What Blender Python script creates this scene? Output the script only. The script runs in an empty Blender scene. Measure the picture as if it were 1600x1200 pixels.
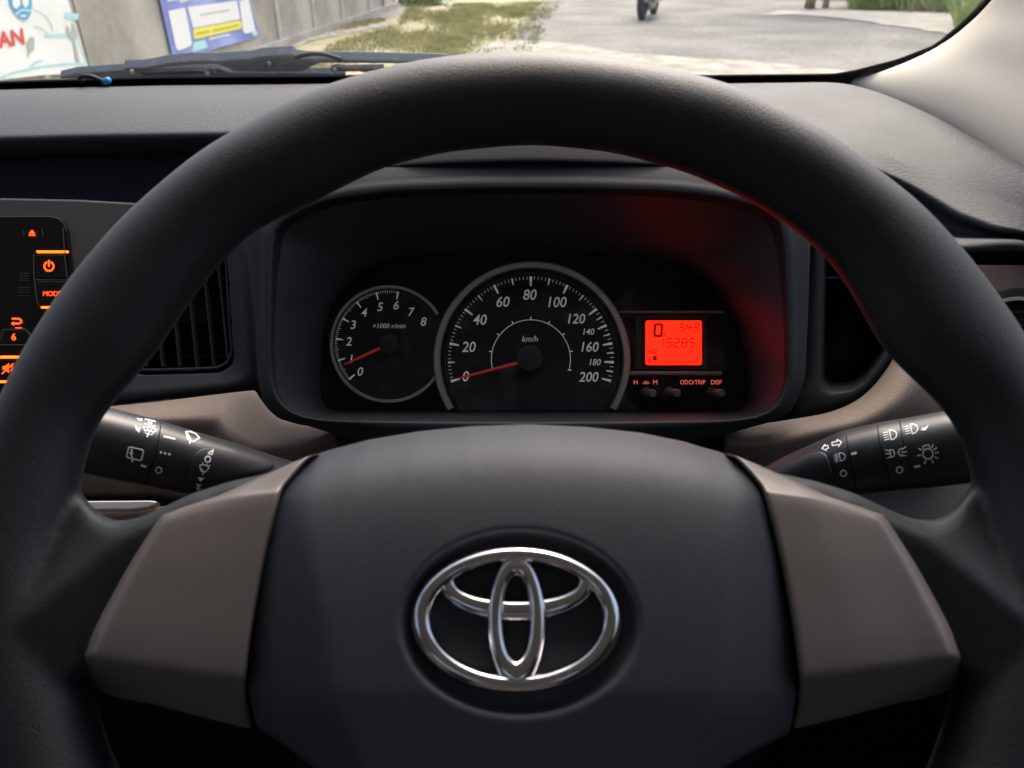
import bpy, bmesh, math, random
import numpy as np
from mathutils import Vector
from mathutils.bvhtree import BVHTree

# ------------------------------------------------------------------ camera, world, sun, exposure
S = bpy.context.scene
COL = S.collection
F = 1200.0                                   # focal length in photo pixels (photo 1600 x 1200)
CAM = np.array([0.0, 0.0, 1.15])
PITCH = math.radians(30)
RX = np.array([1.0, 0, 0])
UY = np.array([0, math.sin(PITCH), math.cos(PITCH)])
FW = np.array([0, math.cos(PITCH), -math.sin(PITCH)])
cd = bpy.data.cameras.new('camera')
cam = bpy.data.objects.new('camera', cd)
COL.objects.link(cam)
cam.location = CAM
cam.rotation_euler = (math.radians(90) - PITCH, 0, 0)
cd.sensor_width = 36
cd.lens = 27
cd.clip_start = 0.01
cd.clip_end = 2000
cd.dof.use_dof = True
cd.dof.focus_distance = 0.46
cd.dof.aperture_fstop = 15
S.camera = cam

SUN_EL, SUN_AZ = math.radians(50), math.radians(14)     # azimuth measured from +Y towards +X
w = bpy.data.worlds.new('World')
S.world = w
w.use_nodes = True
nt = w.node_tree
bg = nt.nodes['Background']
sky = nt.nodes.new('ShaderNodeTexSky')
sky.sky_type = 'NISHITA'
sky.sun_disc = False
sky.sun_elevation = SUN_EL
sky.sun_rotation = SUN_AZ
sky.air_density = 0.8
sky.dust_density = 6.5
nt.links.new(sky.outputs[0], bg.inputs[0])
bg.inputs[1].default_value = 0.15
sl = bpy.data.lights.new('sun', 'SUN')
sl.energy = 0.5
sl.angle = math.radians(40)
sl.color = (1.0, 0.975, 0.93)
sun = bpy.data.objects.new('sun', sl)
COL.objects.link(sun)
dv = Vector((math.sin(SUN_AZ) * math.cos(SUN_EL), math.cos(SUN_AZ) * math.cos(SUN_EL), math.sin(SUN_EL)))
sun.rotation_euler = dv.to_track_quat('Z', 'Y').to_euler()
S.view_settings.view_transform = 'Standard'
S.view_settings.look = 'None'
S.view_settings.exposure = 1.4
S.view_settings.gamma = 1.0

random.seed(4)
rng = np.random.default_rng(4)

# ------------------------------------------------------------------ helpers
def P(px, py, d):
    return CAM + RX * ((px - 800) / F * d) + UY * ((600 - py) / F * d) + FW * d

class Plane:
    """a tilted plane in the car; at(px,py,h) is the point h metres in front of it met by the line of sight"""
    def __init__(s, px, py, d, tilt=0.0, yaw=0.0):
        s.o = P(px, py, d)
        t, y = math.radians(tilt), math.radians(yaw)
        s.n = -FW * math.cos(t) * math.cos(y) + UY * math.sin(t) + RX * math.sin(y)
        s.n /= np.linalg.norm(s.n)
    def at(s, px, py, h=0.0):
        r = RX * ((px - 800) / F) + UY * ((600 - py) / F) + FW
        t = np.dot(s.o + s.n * h - CAM, s.n) / np.dot(r, s.n)
        return CAM + r * t

def empty(name, loc, label, cat, group=None):
    o = bpy.data.objects.new(name, None)
    COL.objects.link(o)
    o.location = [float(v) for v in loc]
    o.empty_display_size = 0.02
    o['label'] = label
    o['category'] = cat
    if group: o['group'] = group
    return o

def tag(o, label, cat, group=None):
    o['label'] = label; o['category'] = cat
    if group: o['group'] = group
    return o

WORLD = {}
def wloc(o):
    return np.array(WORLD.get(o.name, tuple(o.location)) if o else (0, 0, 0), float)

def obj(name, verts, faces, m, parent=None, smooth=True, kind=None, label=None, origin=None):
    """one mesh object; verts are world coordinates"""
    v = np.asarray([tuple(p) for p in verts], float)
    if origin is None:
        origin = (v.min(0) + v.max(0)) / 2
    origin = np.asarray(origin, float)
    me = bpy.data.meshes.new(name)
    me.from_pydata([tuple(p) for p in (v - origin)], [], [tuple(int(i) for i in f) for f in faces])
    me.validate()
    bm = bmesh.new(); bm.from_mesh(me)
    bmesh.ops.recalc_face_normals(bm, faces=bm.faces)
    bm.to_mesh(me); bm.free()
    if smooth:
        me.polygons.foreach_set('use_smooth', [True] * len(me.polygons))
    me.materials.append(m)
    o = bpy.data.objects.new(name, me)
    COL.objects.link(o)
    if parent:
        o.parent = parent
        o.location = origin - wloc(parent)
    else:
        o.location = origin
    WORLD[o.name] = tuple(origin)
    if kind: o['kind'] = kind
    if label: o['label'] = label
    return o

def subsurf(o, n=2):
    md = o.modifiers.new('sub', 'SUBSURF'); md.levels = n; md.render_levels = n
    return o
def bevel(o, w=0.001, seg=2, ang=30):
    md = o.modifiers.new('bev', 'BEVEL'); md.width = w; md.segments = seg
    md.limit_method = 'ANGLE'; md.angle_limit = math.radians(ang)
    return o
def autosmooth(o, ang=35):
    me = o.data
    bm = bmesh.new(); bm.from_mesh(me)
    for e in bm.edges:
        e.smooth = not (len(e.link_faces) == 2 and e.calc_face_angle(0) > math.radians(ang))
    bm.to_mesh(me); bm.free()
    return o

def grid_faces(R, C, closed=False):
    f = []
    for i in range(R - 1):
        for j in range(C if closed else C - 1):
            k = (j + 1) % C
            f.append((i * C + j, i * C + k, (i + 1) * C + k, (i + 1) * C + j))
    return f

def resample(pts, n, key=None):
    p = np.asarray(pts, float)
    if key == 'x':
        x = np.linspace(p[0, 0], p[-1, 0], n)
        return np.stack([x] + [np.interp(x, p[:, 0], p[:, k]) for k in range(1, p.shape[1])], 1)
    s = np.r_[0, np.cumsum(np.linalg.norm(np.diff(p[:, :2], axis=0), axis=1))]
    t = np.linspace(0, s[-1], n)
    return np.stack([np.interp(t, s, p[:, k]) for k in range(p.shape[1])], 1)

def sm1(a, it=1, closed=False):
    a = np.array(a, float)
    for _ in range(it):
        if closed:
            a = (np.roll(a, 1, 0) + 2 * a + np.roll(a, -1, 0)) / 4
        else:
            b = a.copy(); b[1:-1] = (a[:-2] + 2 * a[1:-1] + a[2:]) / 4; a = b
    return a

def sheet(name, rows, m, parent, n=24, thick=0.003, sub=1, key=None, smooth_it=2, back=True, **kw):
    """rows of (px,py,depth): a moulded sheet of plastic with real thickness behind its face"""
    R = [sm1(resample(r, n, key), smooth_it) for r in rows]
    V = np.array([[P(*q) for q in r] for r in R])
    nr = len(R)
    verts = V.reshape(-1, 3)
    fs = grid_faces(nr, n)
    if back:
        bk = []
        for r in R:
            for q in r: bk.append(P(q[0], q[1], q[2] + thick))
        k = nr * n
        verts = np.vstack([verts, np.array(bk)])
        fs += [tuple(i + k for i in f[::-1]) for f in grid_faces(nr, n)]
        for j in range(n - 1):
            fs.append((j, j + 1, k + j + 1, k + j))
            a = (nr - 1) * n + j
            fs.append((a + 1, a, k + a, k + a + 1))
        for i in range(nr - 1):
            a = i * n
            fs.append((a + n, a, k + a, k + a + n))
            b = i * n + n - 1
            fs.append((b, b + n, k + b + n, k + b))
    o = obj(name, verts, fs, m, parent, **kw)
    if sub: subsurf(o, sub)
    return o

def polar(pts, cx, cy, n, smooth_it=3, dens=400):
    """closed outline resampled at n even angles round (cx,cy)"""
    p = np.asarray(pts + [pts[0]], float)
    q = resample(p, dens)[:-1]
    q = sm1(q, smooth_it, True)
    a = np.arctan2(-(q[:, 1] - cy), q[:, 0] - cx)
    r = np.hypot(q[:, 0] - cx, q[:, 1] - cy)
    o = np.argsort(a); a = a[o]; r = r[o]
    a = np.r_[a[-3:] - 2 * math.pi, a, a[:3] + 2 * math.pi]; r = np.r_[r[-3:], r, r[:3]]
    th = np.linspace(-math.pi, math.pi, n, endpoint=False)
    rr = np.interp(th, a, r)
    return np.stack([cx + rr * np.cos(th), cy - rr * np.sin(th)], 1)

def loft(name, loops, m, parent, cap=False, **kw):
    """loops: list of (n,3) world point arrays, closed rings"""
    n = len(loops[0])
    verts = np.vstack(loops)
    fs = grid_faces(len(loops), n, True)
    if cap: fs.append(tuple(range((len(loops) - 1) * n, len(loops) * n)))
    if cap == 2: fs.append(tuple(range(n))[::-1])
    return obj(name, verts, fs, m, parent, **kw)

def slab(name, pts, plane, h, thick, m, parent, bev=0.0008, rnd=0, **kw):
    """an outline on a plane, given real thickness and softened edges"""
    p = np.asarray(pts, float)
    if rnd:
        p = sm1(resample(np.vstack([p, p[:1]]), rnd)[:-1], 2, True)
    a = [plane.at(x, y, h) for x, y in p]
    b = [q - plane.n * thick for q in a]
    n = len(p)
    fs = [tuple(range(n)), tuple(range(n, 2 * n))[::-1]] + [(i, (i + 1) % n, n + (i + 1) % n, n + i) for i in range(n)]
    o = obj(name, a + b, fs, m, parent, smooth=False, **kw)
    if bev: bevel(o, bev, 2)
    return o

def box(name, x0, x1, y0, y1, z0, z1, m, parent=None, bev=0.0, **kw):
    v = [(x, y, z) for z in (z0, z1) for y in (y0, y1) for x in (x0, x1)]
    f = [(0, 1, 3, 2), (4, 6, 7, 5), (0, 4, 5, 1), (2, 3, 7, 6), (0, 2, 6, 4), (1, 5, 7, 3)]
    o = obj(name, v, f, m, parent, smooth=False, **kw)
    if bev: bevel(o, bev, 2)
    return o

def tube_geo(path, rad, seg=8, cap=True):
    path = [np.asarray(p, float) for p in path]
    vs, fs = [], []
    n = len(path)
    for i, p in enumerate(path):
        t = path[min(i + 1, n - 1)] - path[max(i - 1, 0)]
        t /= np.linalg.norm(t) + 1e-12
        a = np.cross(t, [0.13, 0.21, 0.97]); a /= np.linalg.norm(a) + 1e-12
        b = np.cross(t, a)
        r = rad[i] if hasattr(rad, '__len__') else rad
        for k in range(seg):
            th = 2 * math.pi * k / seg
            vs.append(p + a * r * math.cos(th) + b * r * math.sin(th))
    fs = grid_faces(n, seg, True)
    if cap:
        fs.append(tuple(range(seg))[::-1]); fs.append(tuple(range((n - 1) * seg, n * seg)))
    return vs, fs

def tube(name, path, rad, m, parent=None, seg=8, **kw):
    v, f = tube_geo(path, rad, seg)
    return obj(name, v, f, m, parent, **kw)

class Acc:
    def __init__(s): s.v = []; s.f = []
    def add(s, v, f):
        k = len(s.v); s.v += [tuple(p) for p in v]; s.f += [tuple(i + k for i in q) for q in f]
    def build(s, name, m, parent=None, **kw): return obj(name, s.v, s.f, m, parent, **kw)

def text_geo(txt, size, shear=0.0, offset=0.0, xs=1.0, res=3):
    """flat outline mesh of lettering, centred, cap height = size (units of the caller)"""
    c = bpy.data.curves.new('lettering', 'FONT')
    c.body = txt; c.size = 1.0; c.shear = shear; c.offset = offset
    c.align_x = 'CENTER'; c.align_y = 'BOTTOM_BASELINE'; c.resolution_u = res
    o = bpy.data.objects.new('lettering', c); COL.objects.link(o)
    bpy.context.view_layer.update()
    me = o.to_mesh()
    v = np.array([q.co[:] for q in me.vertices]); f = [tuple(p.vertices) for p in me.polygons]
    o.to_mesh_clear()
    bpy.data.objects.remove(o); bpy.data.curves.remove(c)
    k = size / 0.72
    x = v[:, 0] * k * xs; y = v[:, 1] * k
    x -= (x.min() + x.max()) / 2
    y -= size / 2
    return x, y, f

def text_on(acc, plane, txt, cx, cy, size, h=0.0, rot=0.0, **kw):
    x, y, f = text_geo(txt, size, **kw)
    c, s = math.cos(rot), math.sin(rot)
    acc.add([plane.at(cx + a * c - b * s, cy - (a * s + b * c), h) for a, b in zip(x, y)], f)

def quad_on(acc, plane, pts, h=0.0, thick=0.0):
    a = [plane.at(x, y, h) for x, y in pts]
    n = len(a)
    if thick:
        b = [p - plane.n * thick for p in a]
        acc.add(a + b, [tuple(range(n)), tuple(range(n, 2 * n))[::-1]] + [(i, (i + 1) % n, n + (i + 1) % n, n + i) for i in range(n)])
    else:
        acc.add(a, [tuple(range(n))])

def stroke_px(pts, wd, closed=False):
    """flat strokes along a pixel polyline -> list of quads in px"""
    p = [np.array(q, float) for q in pts]
    if closed: p = p + [p[0]]
    out = []
    for a, b in zip(p[:-1], p[1:]):
        t = b - a; L = np.linalg.norm(t)
        if L < 1e-6: continue
        t /= L; nn = np.array([-t[1], t[0]]) * wd / 2
        a2 = a - t * wd * 0.25; b2 = b + t * wd * 0.25
        out.append([a2 - nn, b2 - nn, b2 + nn, a2 + nn])
    return out

def circ(cx, cy, r, n=20, a0=0, a1=360, ry=None):
    ry = r if ry is None else ry
    return [(cx + r * math.cos(math.radians(t)), cy - ry * math.sin(math.radians(t))) for t in np.linspace(a0, a1, n)]

# ------------------------------------------------------------------ materials
def mat(name, col, rough=0.5, metal=0.0, spec=0.5, bump=None, var=0.0, emit=None, estr=0.0, coat=0.0, dust=None):
    m = bpy.data.materials.new(name); m.use_nodes = True
    t = m.node_tree; b = t.nodes['Principled BSDF']
    b.inputs['Base Color'].default_value = (*col, 1)
    b.inputs['Roughness'].default_value = rough
    b.inputs['Metallic'].default_value = metal
    b.inputs['Specular IOR Level'].default_value = spec
    b.inputs['Coat Weight'].default_value = coat
    tc = t.nodes.new('ShaderNodeTexCoord')
    if var:
        nz = t.nodes.new('ShaderNodeTexNoise'); nz.inputs['Scale'].default_value = 14
        nz.inputs['Detail'].default_value = 6
        t.links.new(tc.outputs['Object'], nz.inputs['Vector'])
        mp = t.nodes.new('ShaderNodeMapRange')
        mp.inputs[3].default_value = rough - var; mp.inputs[4].default_value = rough + var
        t.links.new(nz.outputs[0], mp.inputs[0]); t.links.new(mp.outputs[0], b.inputs['Roughness'])
    if dust:
        nz = t.nodes.new('ShaderNodeTexNoise'); nz.inputs['Scale'].default_value = dust[0]; nz.inputs['Detail'].default_value = 8
        t.links.new(tc.outputs['Object'], nz.inputs['Vector'])
        mp = t.nodes.new('ShaderNodeMapRange'); mp.inputs[1].default_value = dust[1]; mp.inputs[2].default_value = dust[1] + 0.25
        mp.inputs[4].default_value = dust[2]
        t.links.new(nz.outputs[0], mp.inputs[0])
        mx = t.nodes.new('ShaderNodeMix'); mx.data_type = 'RGBA'
        mx.inputs[6].default_value = (*col, 1); mx.inputs[7].default_value = (0.42, 0.4, 0.37, 1)
        t.links.new(mp.outputs[0], mx.inputs[0]); t.links.new(mx.outputs[2], b.inputs['Base Color'])
    if bump:
        kind, scale, dist, strength = bump
        if kind == 'pebble':
            tx = t.nodes.new('ShaderNodeTexVoronoi'); tx.inputs['Scale'].default_value = scale
            tx.feature = 'SMOOTH_F1'
            wv = t.nodes.new('ShaderNodeTexNoise'); wv.inputs['Scale'].default_value = scale * 0.5
            ad = t.nodes.new('ShaderNodeMix'); ad.data_type = 'VECTOR'; ad.inputs[0].default_value = 0.0007 * 400 / scale
            t.links.new(tc.outputs['Object'], wv.inputs['Vector'])
            t.links.new(tc.outputs['Object'], ad.inputs[4]); t.links.new(wv.outputs['Color'], ad.inputs[5])
            t.links.new(ad.outputs[1], tx.inputs['Vector']); out = tx.outputs['Distance']
        else:
            tx = t.nodes.new('ShaderNodeTexNoise'); tx.inputs['Scale'].default_value = scale
            tx.inputs['Detail'].default_value = 5
            t.links.new(tc.outputs['Object'], tx.inputs['Vector']); out = tx.outputs[0]
        bp = t.nodes.new('ShaderNodeBump'); bp.inputs['Distance'].default_value = dist
        bp.inputs['Strength'].default_value = strength
        if kind == 'pebble': bp.invert = True
        t.links.new(out, bp.inputs['Height']); t.links.new(bp.outputs[0], b.inputs['Normal'])
    if emit:
        b.inputs['Emission Color'].default_value = (*emit, 1)
        b.inputs['Emission Strength'].default_value = estr
    return m

def glass_mat(name, refl=0.06, rough=0.02, dust=0.02, scale=60, thr=0.62, dcol=(0.7, 0.68, 0.62), tint=(0.97, 0.985, 0.975)):
    m = bpy.data.materials.new(name); m.use_nodes = True
    t = m.node_tree; t.nodes.clear()
    out = t.nodes.new('ShaderNodeOutputMaterial')
    tr = t.nodes.new('ShaderNodeBsdfTransparent'); tr.inputs[0].default_value = (*tint, 1)
    gl = t.nodes.new('ShaderNodeBsdfGlossy'); gl.inputs['Roughness'].default_value = rough
    fr = t.nodes.new('ShaderNodeFresnel'); fr.inputs[0].default_value = 1.35
    k = t.nodes.new('ShaderNodeMath'); k.operation = 'MULTIPLY'; k.inputs[1].default_value = refl / 0.04
    t.links.new(fr.outputs[0], k.inputs[0])
    m1 = t.nodes.new('ShaderNodeMixShader')
    t.links.new(k.outputs[0], m1.inputs[0]); t.links.new(tr.outputs[0], m1.inputs[1]); t.links.new(gl.outputs[0], m1.inputs[2])
    df = t.nodes.new('ShaderNodeBsdfDiffuse'); df.inputs[0].default_value = (*dcol, 1)
    tc = t.nodes.new('ShaderNodeTexCoord')
    nz = t.nodes.new('ShaderNodeTexNoise'); nz.inputs['Scale'].default_value = scale; nz.inputs['Detail'].default_value = 7
    nz.inputs['Roughness'].default_value = 0.7
    t.links.new(tc.outputs['Object'], nz.inputs['Vector'])
    mp = t.nodes.new('ShaderNodeMapRange'); mp.inputs[1].default_value = thr; mp.inputs[2].default_value = thr + 0.2
    mp.inputs[3].default_value = dust * 0.35; mp.inputs[4].default_value = dust * 3
    t.links.new(nz.outputs[0], mp.inputs[0])
    m2 = t.nodes.new('ShaderNodeMixShader')
    t.links.new(mp.outputs[0], m2.inputs[0]); t.links.new(m1.outputs[0], m2.inputs[1]); t.links.new(df.outputs[0], m2.inputs[2])
    t.links.new(m2.outputs[0], out.inputs[0])
    return m

M_RIM = mat('black_rim_rubber', (0.014, 0.018, 0.021), 0.5, spec=0.45, bump=('noise', 1500, 0.0004, 0.55), var=0.09)
_b = M_RIM.node_tree.nodes['Principled BSDF']; _b.inputs['Sheen Weight'].default_value = 0.05; _b.inputs['Sheen Roughness'].default_value = 0.35; _b.inputs['Sheen Tint'].default_value = (0.85, 0.95, 1.0, 1)
M_BAG = mat('black_grained_cover', (0.029, 0.034, 0.044), 0.54, bump=('noise', 2400, 0.0003, 0.5), var=0.06)
M_SATIN = mat('satin_grey_brown_trim', (0.215, 0.190, 0.176), 0.42, metal=0.35, bump=('noise', 2500, 0.0001, 0.2), var=0.04)
M_PAD = mat('charcoal_grained_pad', (0.050, 0.053, 0.058), 0.62, spec=0.38, bump=('pebble', 430, 0.0007, 0.5), var=0.06, dust=(160, 0.70, 0.5))
M_PADR = mat('charcoal_fine_grain', (0.040, 0.042, 0.047), 0.55, bump=('pebble', 900, 0.0004, 0.6), var=0.05)
M_HOOD = mat('black_hood_plastic', (0.014, 0.015, 0.018), 0.7, spec=0.35, bump=('noise', 1500, 0.0002, 0.3), var=0.05)
M_INHOOD = mat('black_cluster_well', (0.032, 0.032, 0.036), 0.5, spec=0.5, bump=('noise', 1500, 0.0002, 0.3), var=0.04)
M_PANEL = mat('dark_grey_panel_plastic', (0.020, 0.022, 0.025), 0.62, spec=0.33, bump=('noise', 1400, 0.0002, 0.3), var=0.05)
M_BROWN = mat('brown_grained_plastic', (0.21, 0.165, 0.135), 0.68, spec=0.35, bump=('pebble', 900, 0.0004, 0.5), var=0.05)
M_BLACK = mat('matt_black', (0.006, 0.006, 0.007), 0.75, spec=0.2)
M_GLOSSB = mat('piano_black', (0.006, 0.006, 0.006), 0.12, var=0.03)
M_CONSOLE = mat('console_grey_brown', (0.050, 0.043, 0.036), 0.6, bump=('noise', 1400, 0.0002, 0.3))
M_CHROME = mat('chrome', (0.78, 0.78, 0.80), 0.06, metal=1.0, var=0.02)
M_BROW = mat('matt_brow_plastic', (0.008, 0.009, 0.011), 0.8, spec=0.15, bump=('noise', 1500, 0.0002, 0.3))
M_STALK = mat('black_stalk_plastic', (0.022, 0.023, 0.026), 0.38, bump=('noise', 1800, 0.0001, 0.3), var=0.05)
M_WPRINT = mat('white_print', (0.80, 0.82, 0.80), 0.5, emit=(0.8, 0.85, 0.82), estr=0.0)
M_DIALPRINT = mat('pale_grey_dial_print', (0.88, 0.88, 0.86), 0.6, emit=(0.9, 0.9, 0.88), estr=0.045)  # faint glow added so the dial print reads brighter
M_DIAL = mat('black_dial_face', (0.010, 0.010, 0.012), 0.6, spec=0.3)
M_DIALRING = mat('silver_dial_ring', (0.50, 0.48, 0.465), 0.36, metal=0.6)
M_NEEDLE = mat('red_needle', (0.62, 0.035, 0.022), 0.4, emit=(1, 0.05, 0.03), estr=0.03)
M_LCD = mat('red_lit_display', (0.3, 0.01, 0.0), 0.5, emit=(1.0, 0.008, 0.0015), estr=1.5)
M_LCDSEG = mat('dark_display_segment', (0.05, 0.002, 0.002), 0.5, emit=(0.45, 0.002, 0.001), estr=0.12)
M_REDTXT = mat('red_backlit_print', (0.6, 0.12, 0.1), 0.5, emit=(1.0, 0.15, 0.10), estr=0.30)
M_AMBER = mat('amber_backlight', (0.6, 0.1, 0.02), 0.5, emit=(1.0, 0.06, 0.004), estr=1.2)
M_AMBERHI = mat('amber_backlight_core', (0.8, 0.3, 0.02), 0.5, emit=(1.0, 0.11, 0.006), estr=1.5)
M_SILVER = mat('satin_silver', (0.62, 0.62, 0.60), 0.3, metal=0.7)
M_BEIGE = mat('pale_beige_trim', (0.82, 0.73, 0.58), 0.6, bump=('noise', 1200, 0.0003, 0.3), var=0.05)
M_FRIT = mat('black_glass_border', (0.004, 0.004, 0.004), 0.4)
M_WIPER = mat('dark_grey_wiper', (0.12, 0.135, 0.145), 0.5, bump=('noise', 300, 0.0005, 0.3), dust=(60, 0.55, 0.3))
M_RUBBER = mat('black_rubber', (0.012, 0.012, 0.012), 0.6)
M_GLASS = glass_mat('windscreen_glass', refl=0.03, dust=0.24, scale=110, thr=0.66)  # dust gives real specks plus an even veil imitating glare
M_LENS = glass_mat('cluster_lens_plastic', refl=0.015, rough=0.1, dust=0.03, scale=60, thr=0.52, dcol=(0.4, 0.38, 0.38), tint=(1, 1, 1))
M_FABRIC = mat('dark_seat_fabric', (0.10, 0.085, 0.075), 0.9, bump=('noise', 900, 0.0006, 0.6))
M_FLOOR = mat('black_carpet', (0.012, 0.012, 0.012), 0.95, bump=('noise', 600, 0.002, 0.6))

# ================================================================== STEERING WHEEL
WP = Plane(800, 600, 0.262, tilt=10)
wheel = empty('steering_wheel', WP.at(816, 940, -0.02), 'black three-spoke steering wheel filling the foreground, with a chrome oval emblem', 'steering wheel')
CX, CY = 812, 900
outer_px = [(0,631),(37,549),(85,470),(125,415),(200,331),(312,237),(406,181),(487,141),(560,118),(656,94),(760,83),(820,82),(880,83),(980,96),(1080,116),(1143,133),(1223,170),(1300,213),(1383,277),(1440,320),(1513,400),(1563,467),(1600,523),
            (1645,620),(1672,740),(1680,880),(1665,1030),(1625,1190),(1540,1370),(1400,1530),(1200,1660),(1000,1725),(812,1740),(620,1725),(420,1660),(220,1530),(85,1370),(0,1190),(-40,1030),(-58,880),(-48,740)]
inner_px = [(129,709),(146,657),(166,637),(200,597),(243,550),(267,510),(300,463),(340,410),(386,363),(435,338),(492,312),(594,259),(695,234),(830,222),(960,234),(1078,267),(1167,307),(1240,352),(1300,403),(1345,475),(1375,535),(1389,556),(1431,593),(1468,626),(1492,650),(1510,686),(1522,725),(1531,758),
            (1538,860),(1528,980),(1496,1080),(1470,1180),(1400,1320),(1270,1440),(1100,1530),(950,1570),(812,1580),(680,1570),(520,1530),(360,1440),(240,1320),(165,1180),(138,1080),(112,980),(102,860),(122,750)]
NR = 240
Ro = sm1(polar(outer_px, CX, CY, NR, 4), 3, True)
Ri = sm1(polar(inner_px, CX, CY, NR, 6), 2, True)
cen = np.array([CX, CY])
Ro = Ro + (cen - Ro) / np.linalg.norm(Ro - cen, axis=1)[:, None] * 9
Ri = Ri + (cen - Ri) / np.linalg.norm(Ri - cen, axis=1)[:, None] * (-4)
vs = []
SEG = 28
for i in range(NR):
    a = WP.at(*Ro[i]); b = WP.at(*Ri[i])
    c = (a + b) / 2; e = a - b; hw = np.linalg.norm(e) / 2; e = e / (2 * hw)
    for k in range(SEG):
        th = 2 * math.pi * k / SEG
        vs.append(c + e * hw * math.cos(th) + WP.n * 0.0160 * math.sin(th))
fs = []
for i in range(NR):
    for k in range(SEG):
        i2 = (i + 1) % NR; k2 = (k + 1) % SEG
        fs.append((i * SEG + k, i2 * SEG + k, i2 * SEG + k2, i * SEG + k2))
rimA = Acc(); rimA.add(vs, fs)

def arm_solid(side):
    mx = (lambda x: x) if side < 0 else (lambda x: 2 * 816 - x + 4)
    tX = [20, 60, 110, 140, 155, 180, 215, 250, 300, 360, 440]
    tY = [700, 705, 745, 787, 803, 815, 810, 795, 771, 752, 735]
    bY = [1120, 1110, 1075, 1050, 1042, 1040, 1044, 1050, 1065, 1085, 1110]
    nx, ny = 60, 44
    top, bot = [], []
    for j in range(ny):
        for i in range(nx):
            x = 20 + 420 * i / (nx - 1)
            a = np.interp(x, tX, tY); b = np.interp(x, tX, bY)
            v = j / (ny - 1)
            y = a + (b - a) * v
            # crease from (250,795) to (60,945)
            yc = 795 + (250 - x) * (150 / 190.0)
            yc = max(yc, a + 8)
            dd = y - yc
            base = np.interp(x, [40, 100, 180, 250, 330], [15, 13.5, 10, 7.5, 4])
            h = base - (0.10 * max(0, -dd) if dd < 0 else 0.03 * dd)
            e = min(v, 1 - v) * (b - a)
            h -= 9 * math.exp(-e / 7.0)
            h = max(h, -9)
            top.append(WP.at(mx(x), y, h / 1000)); bot.append(WP.at(mx(x), y, -0.012))
    k = nx * ny
    f = grid_faces(ny, nx)
    f = f + [tuple(i + k for i in q[::-1]) for q in grid_faces(ny, nx)]
    for i in range(nx - 1):
        f.append((i, i + 1, k + i + 1, k + i)); a = (ny - 1) * nx + i; f.append((a + 1, a, k + a, k + a + 1))
    for j in range(ny - 1):
        a = j * nx; f.append((a + nx, a, k + a, k + a + nx)); b = j * nx + nx - 1; f.append((b, b + nx, k + b + nx, k + b))
    return top + bot, f
for sd in (-1, 1):
    rimA.add(*arm_solid(sd))
rim = rimA.build('rim', M_RIM, wheel)
md = rim.modifiers.new('fuse', 'REMESH'); md.mode = 'VOXEL'; md.voxel_size = 0.0013; md.use_smooth_shade = True
md = rim.modifiers.new('soften', 'SMOOTH'); md.factor = 0.5; md.iterations = 14

# hub body behind the cover
hub_pts = [(300,790),(420,752),(520,722),(816,702),(1112,722),(1212,752),(1332,790),(1400,860),(1440,960),(1450,1010),(1300,1090),(1200,1180),(1100,1300),(1000,1420),(816,1450),(640,1420),(540,1300),(440,1180),(330,1090),(190,1010),(196,960),(236,860)]
slab('hub', hub_pts, WP, -0.004, 0.03, M_BLACK, wheel, bev=0.003)
v, f = tube_geo([WP.at(816, 900, -0.03), WP.at(816, 900, -0.03) - WP.n * 0.10 - UY * 0.01], [0.045, 0.05], 24)
obj('column_shroud', v, f, M_BLACK, wheel)

# airbag cover
xlY = [640, 700, 725, 745, 775, 900, 1000, 1070, 1137, 1165, 1200, 1330, 1500]
xlX = [500, 475, 456, 444, 433, 404, 388, 385, 401, 445, 492, 560, 590]
xrY = [640, 700, 725, 745, 775, 880, 1000, 1070, 1148, 1165, 1200, 1330, 1500]
xrX = [1120, 1145, 1168, 1183, 1195, 1219, 1240, 1247, 1233, 1192, 1130, 1060, 1030]
tpX = [455, 500, 560, 640, 730, 830, 930, 1020, 1090, 1140, 1168]
tpY = [722, 703, 687, 674, 666, 663, 667, 676, 690, 706, 722]
def cover_h(x, y, yt):
    s = max(y - yt, 0)
    h = 27 - 17 * math.exp(-s / 120.0) - 20 * math.exp(-s / 22.0)
    cl = np.interp(y, [700, 740, 779, 879, 1033, 1117, 1300], [505, 470, 463, 482, 507, 524, 600])
    cr = np.interp(y, [700, 740, 779, 879, 1033, 1117, 1300], [1127, 1162, 1169, 1150, 1125, 1108, 1040])
    for dd in (cl - x, x - cr):
        k = 7.0
        h -= 0.13 * k * math.log1p(math.exp(min(dd / k, 40)))
    h -= 0.02 * max(0, y - 1080)
    r = math.hypot((x - 812) / 190.0, (y - 973) / 146.0)
    t = min(max((1.0 - r) / 0.10, 0), 1); t = t * t * (3 - 2 * t)
    h -= 5.5 * t
    r2 = math.hypot((x - 812) / 150.0, (y - 970) / 104.0)   # floor rises a little towards the middle
    h += 1.0 * max(0, 1 - r2) ** 0.5 * t
    return h
nu, nv = 150, 150
V = []
for j in range(nv):
    vv = (j / (nv - 1)) ** 1.25
    for i in range(nu):
        u = i / (nu - 1)
        xt = 456 + u * (1168 - 456)
        yt = np.interp(xt, tpX, tpY)
        y = yt + vv * (1360 - yt)
        xl, xr = np.interp(y, xlY, xlX), np.interp(y, xrY, xrX)
        x = xl + (xr - xl) * u
        e = min(x - xl, xr - x)
        h = cover_h(x, y, yt) - 2.5 * math.exp(-e / 3.0)
        V.append(WP.at(x, y, h / 1000))
V = list(sm1(np.array(V).reshape(nv, nu, 3), 2).reshape(-1, 3))
k = nu * nv
Vb = [p - WP.n * 0.006 for p in V]
f = grid_faces(nv, nu) + [tuple(i + k for i in q[::-1]) for q in grid_faces(nv, nu)]
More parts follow.
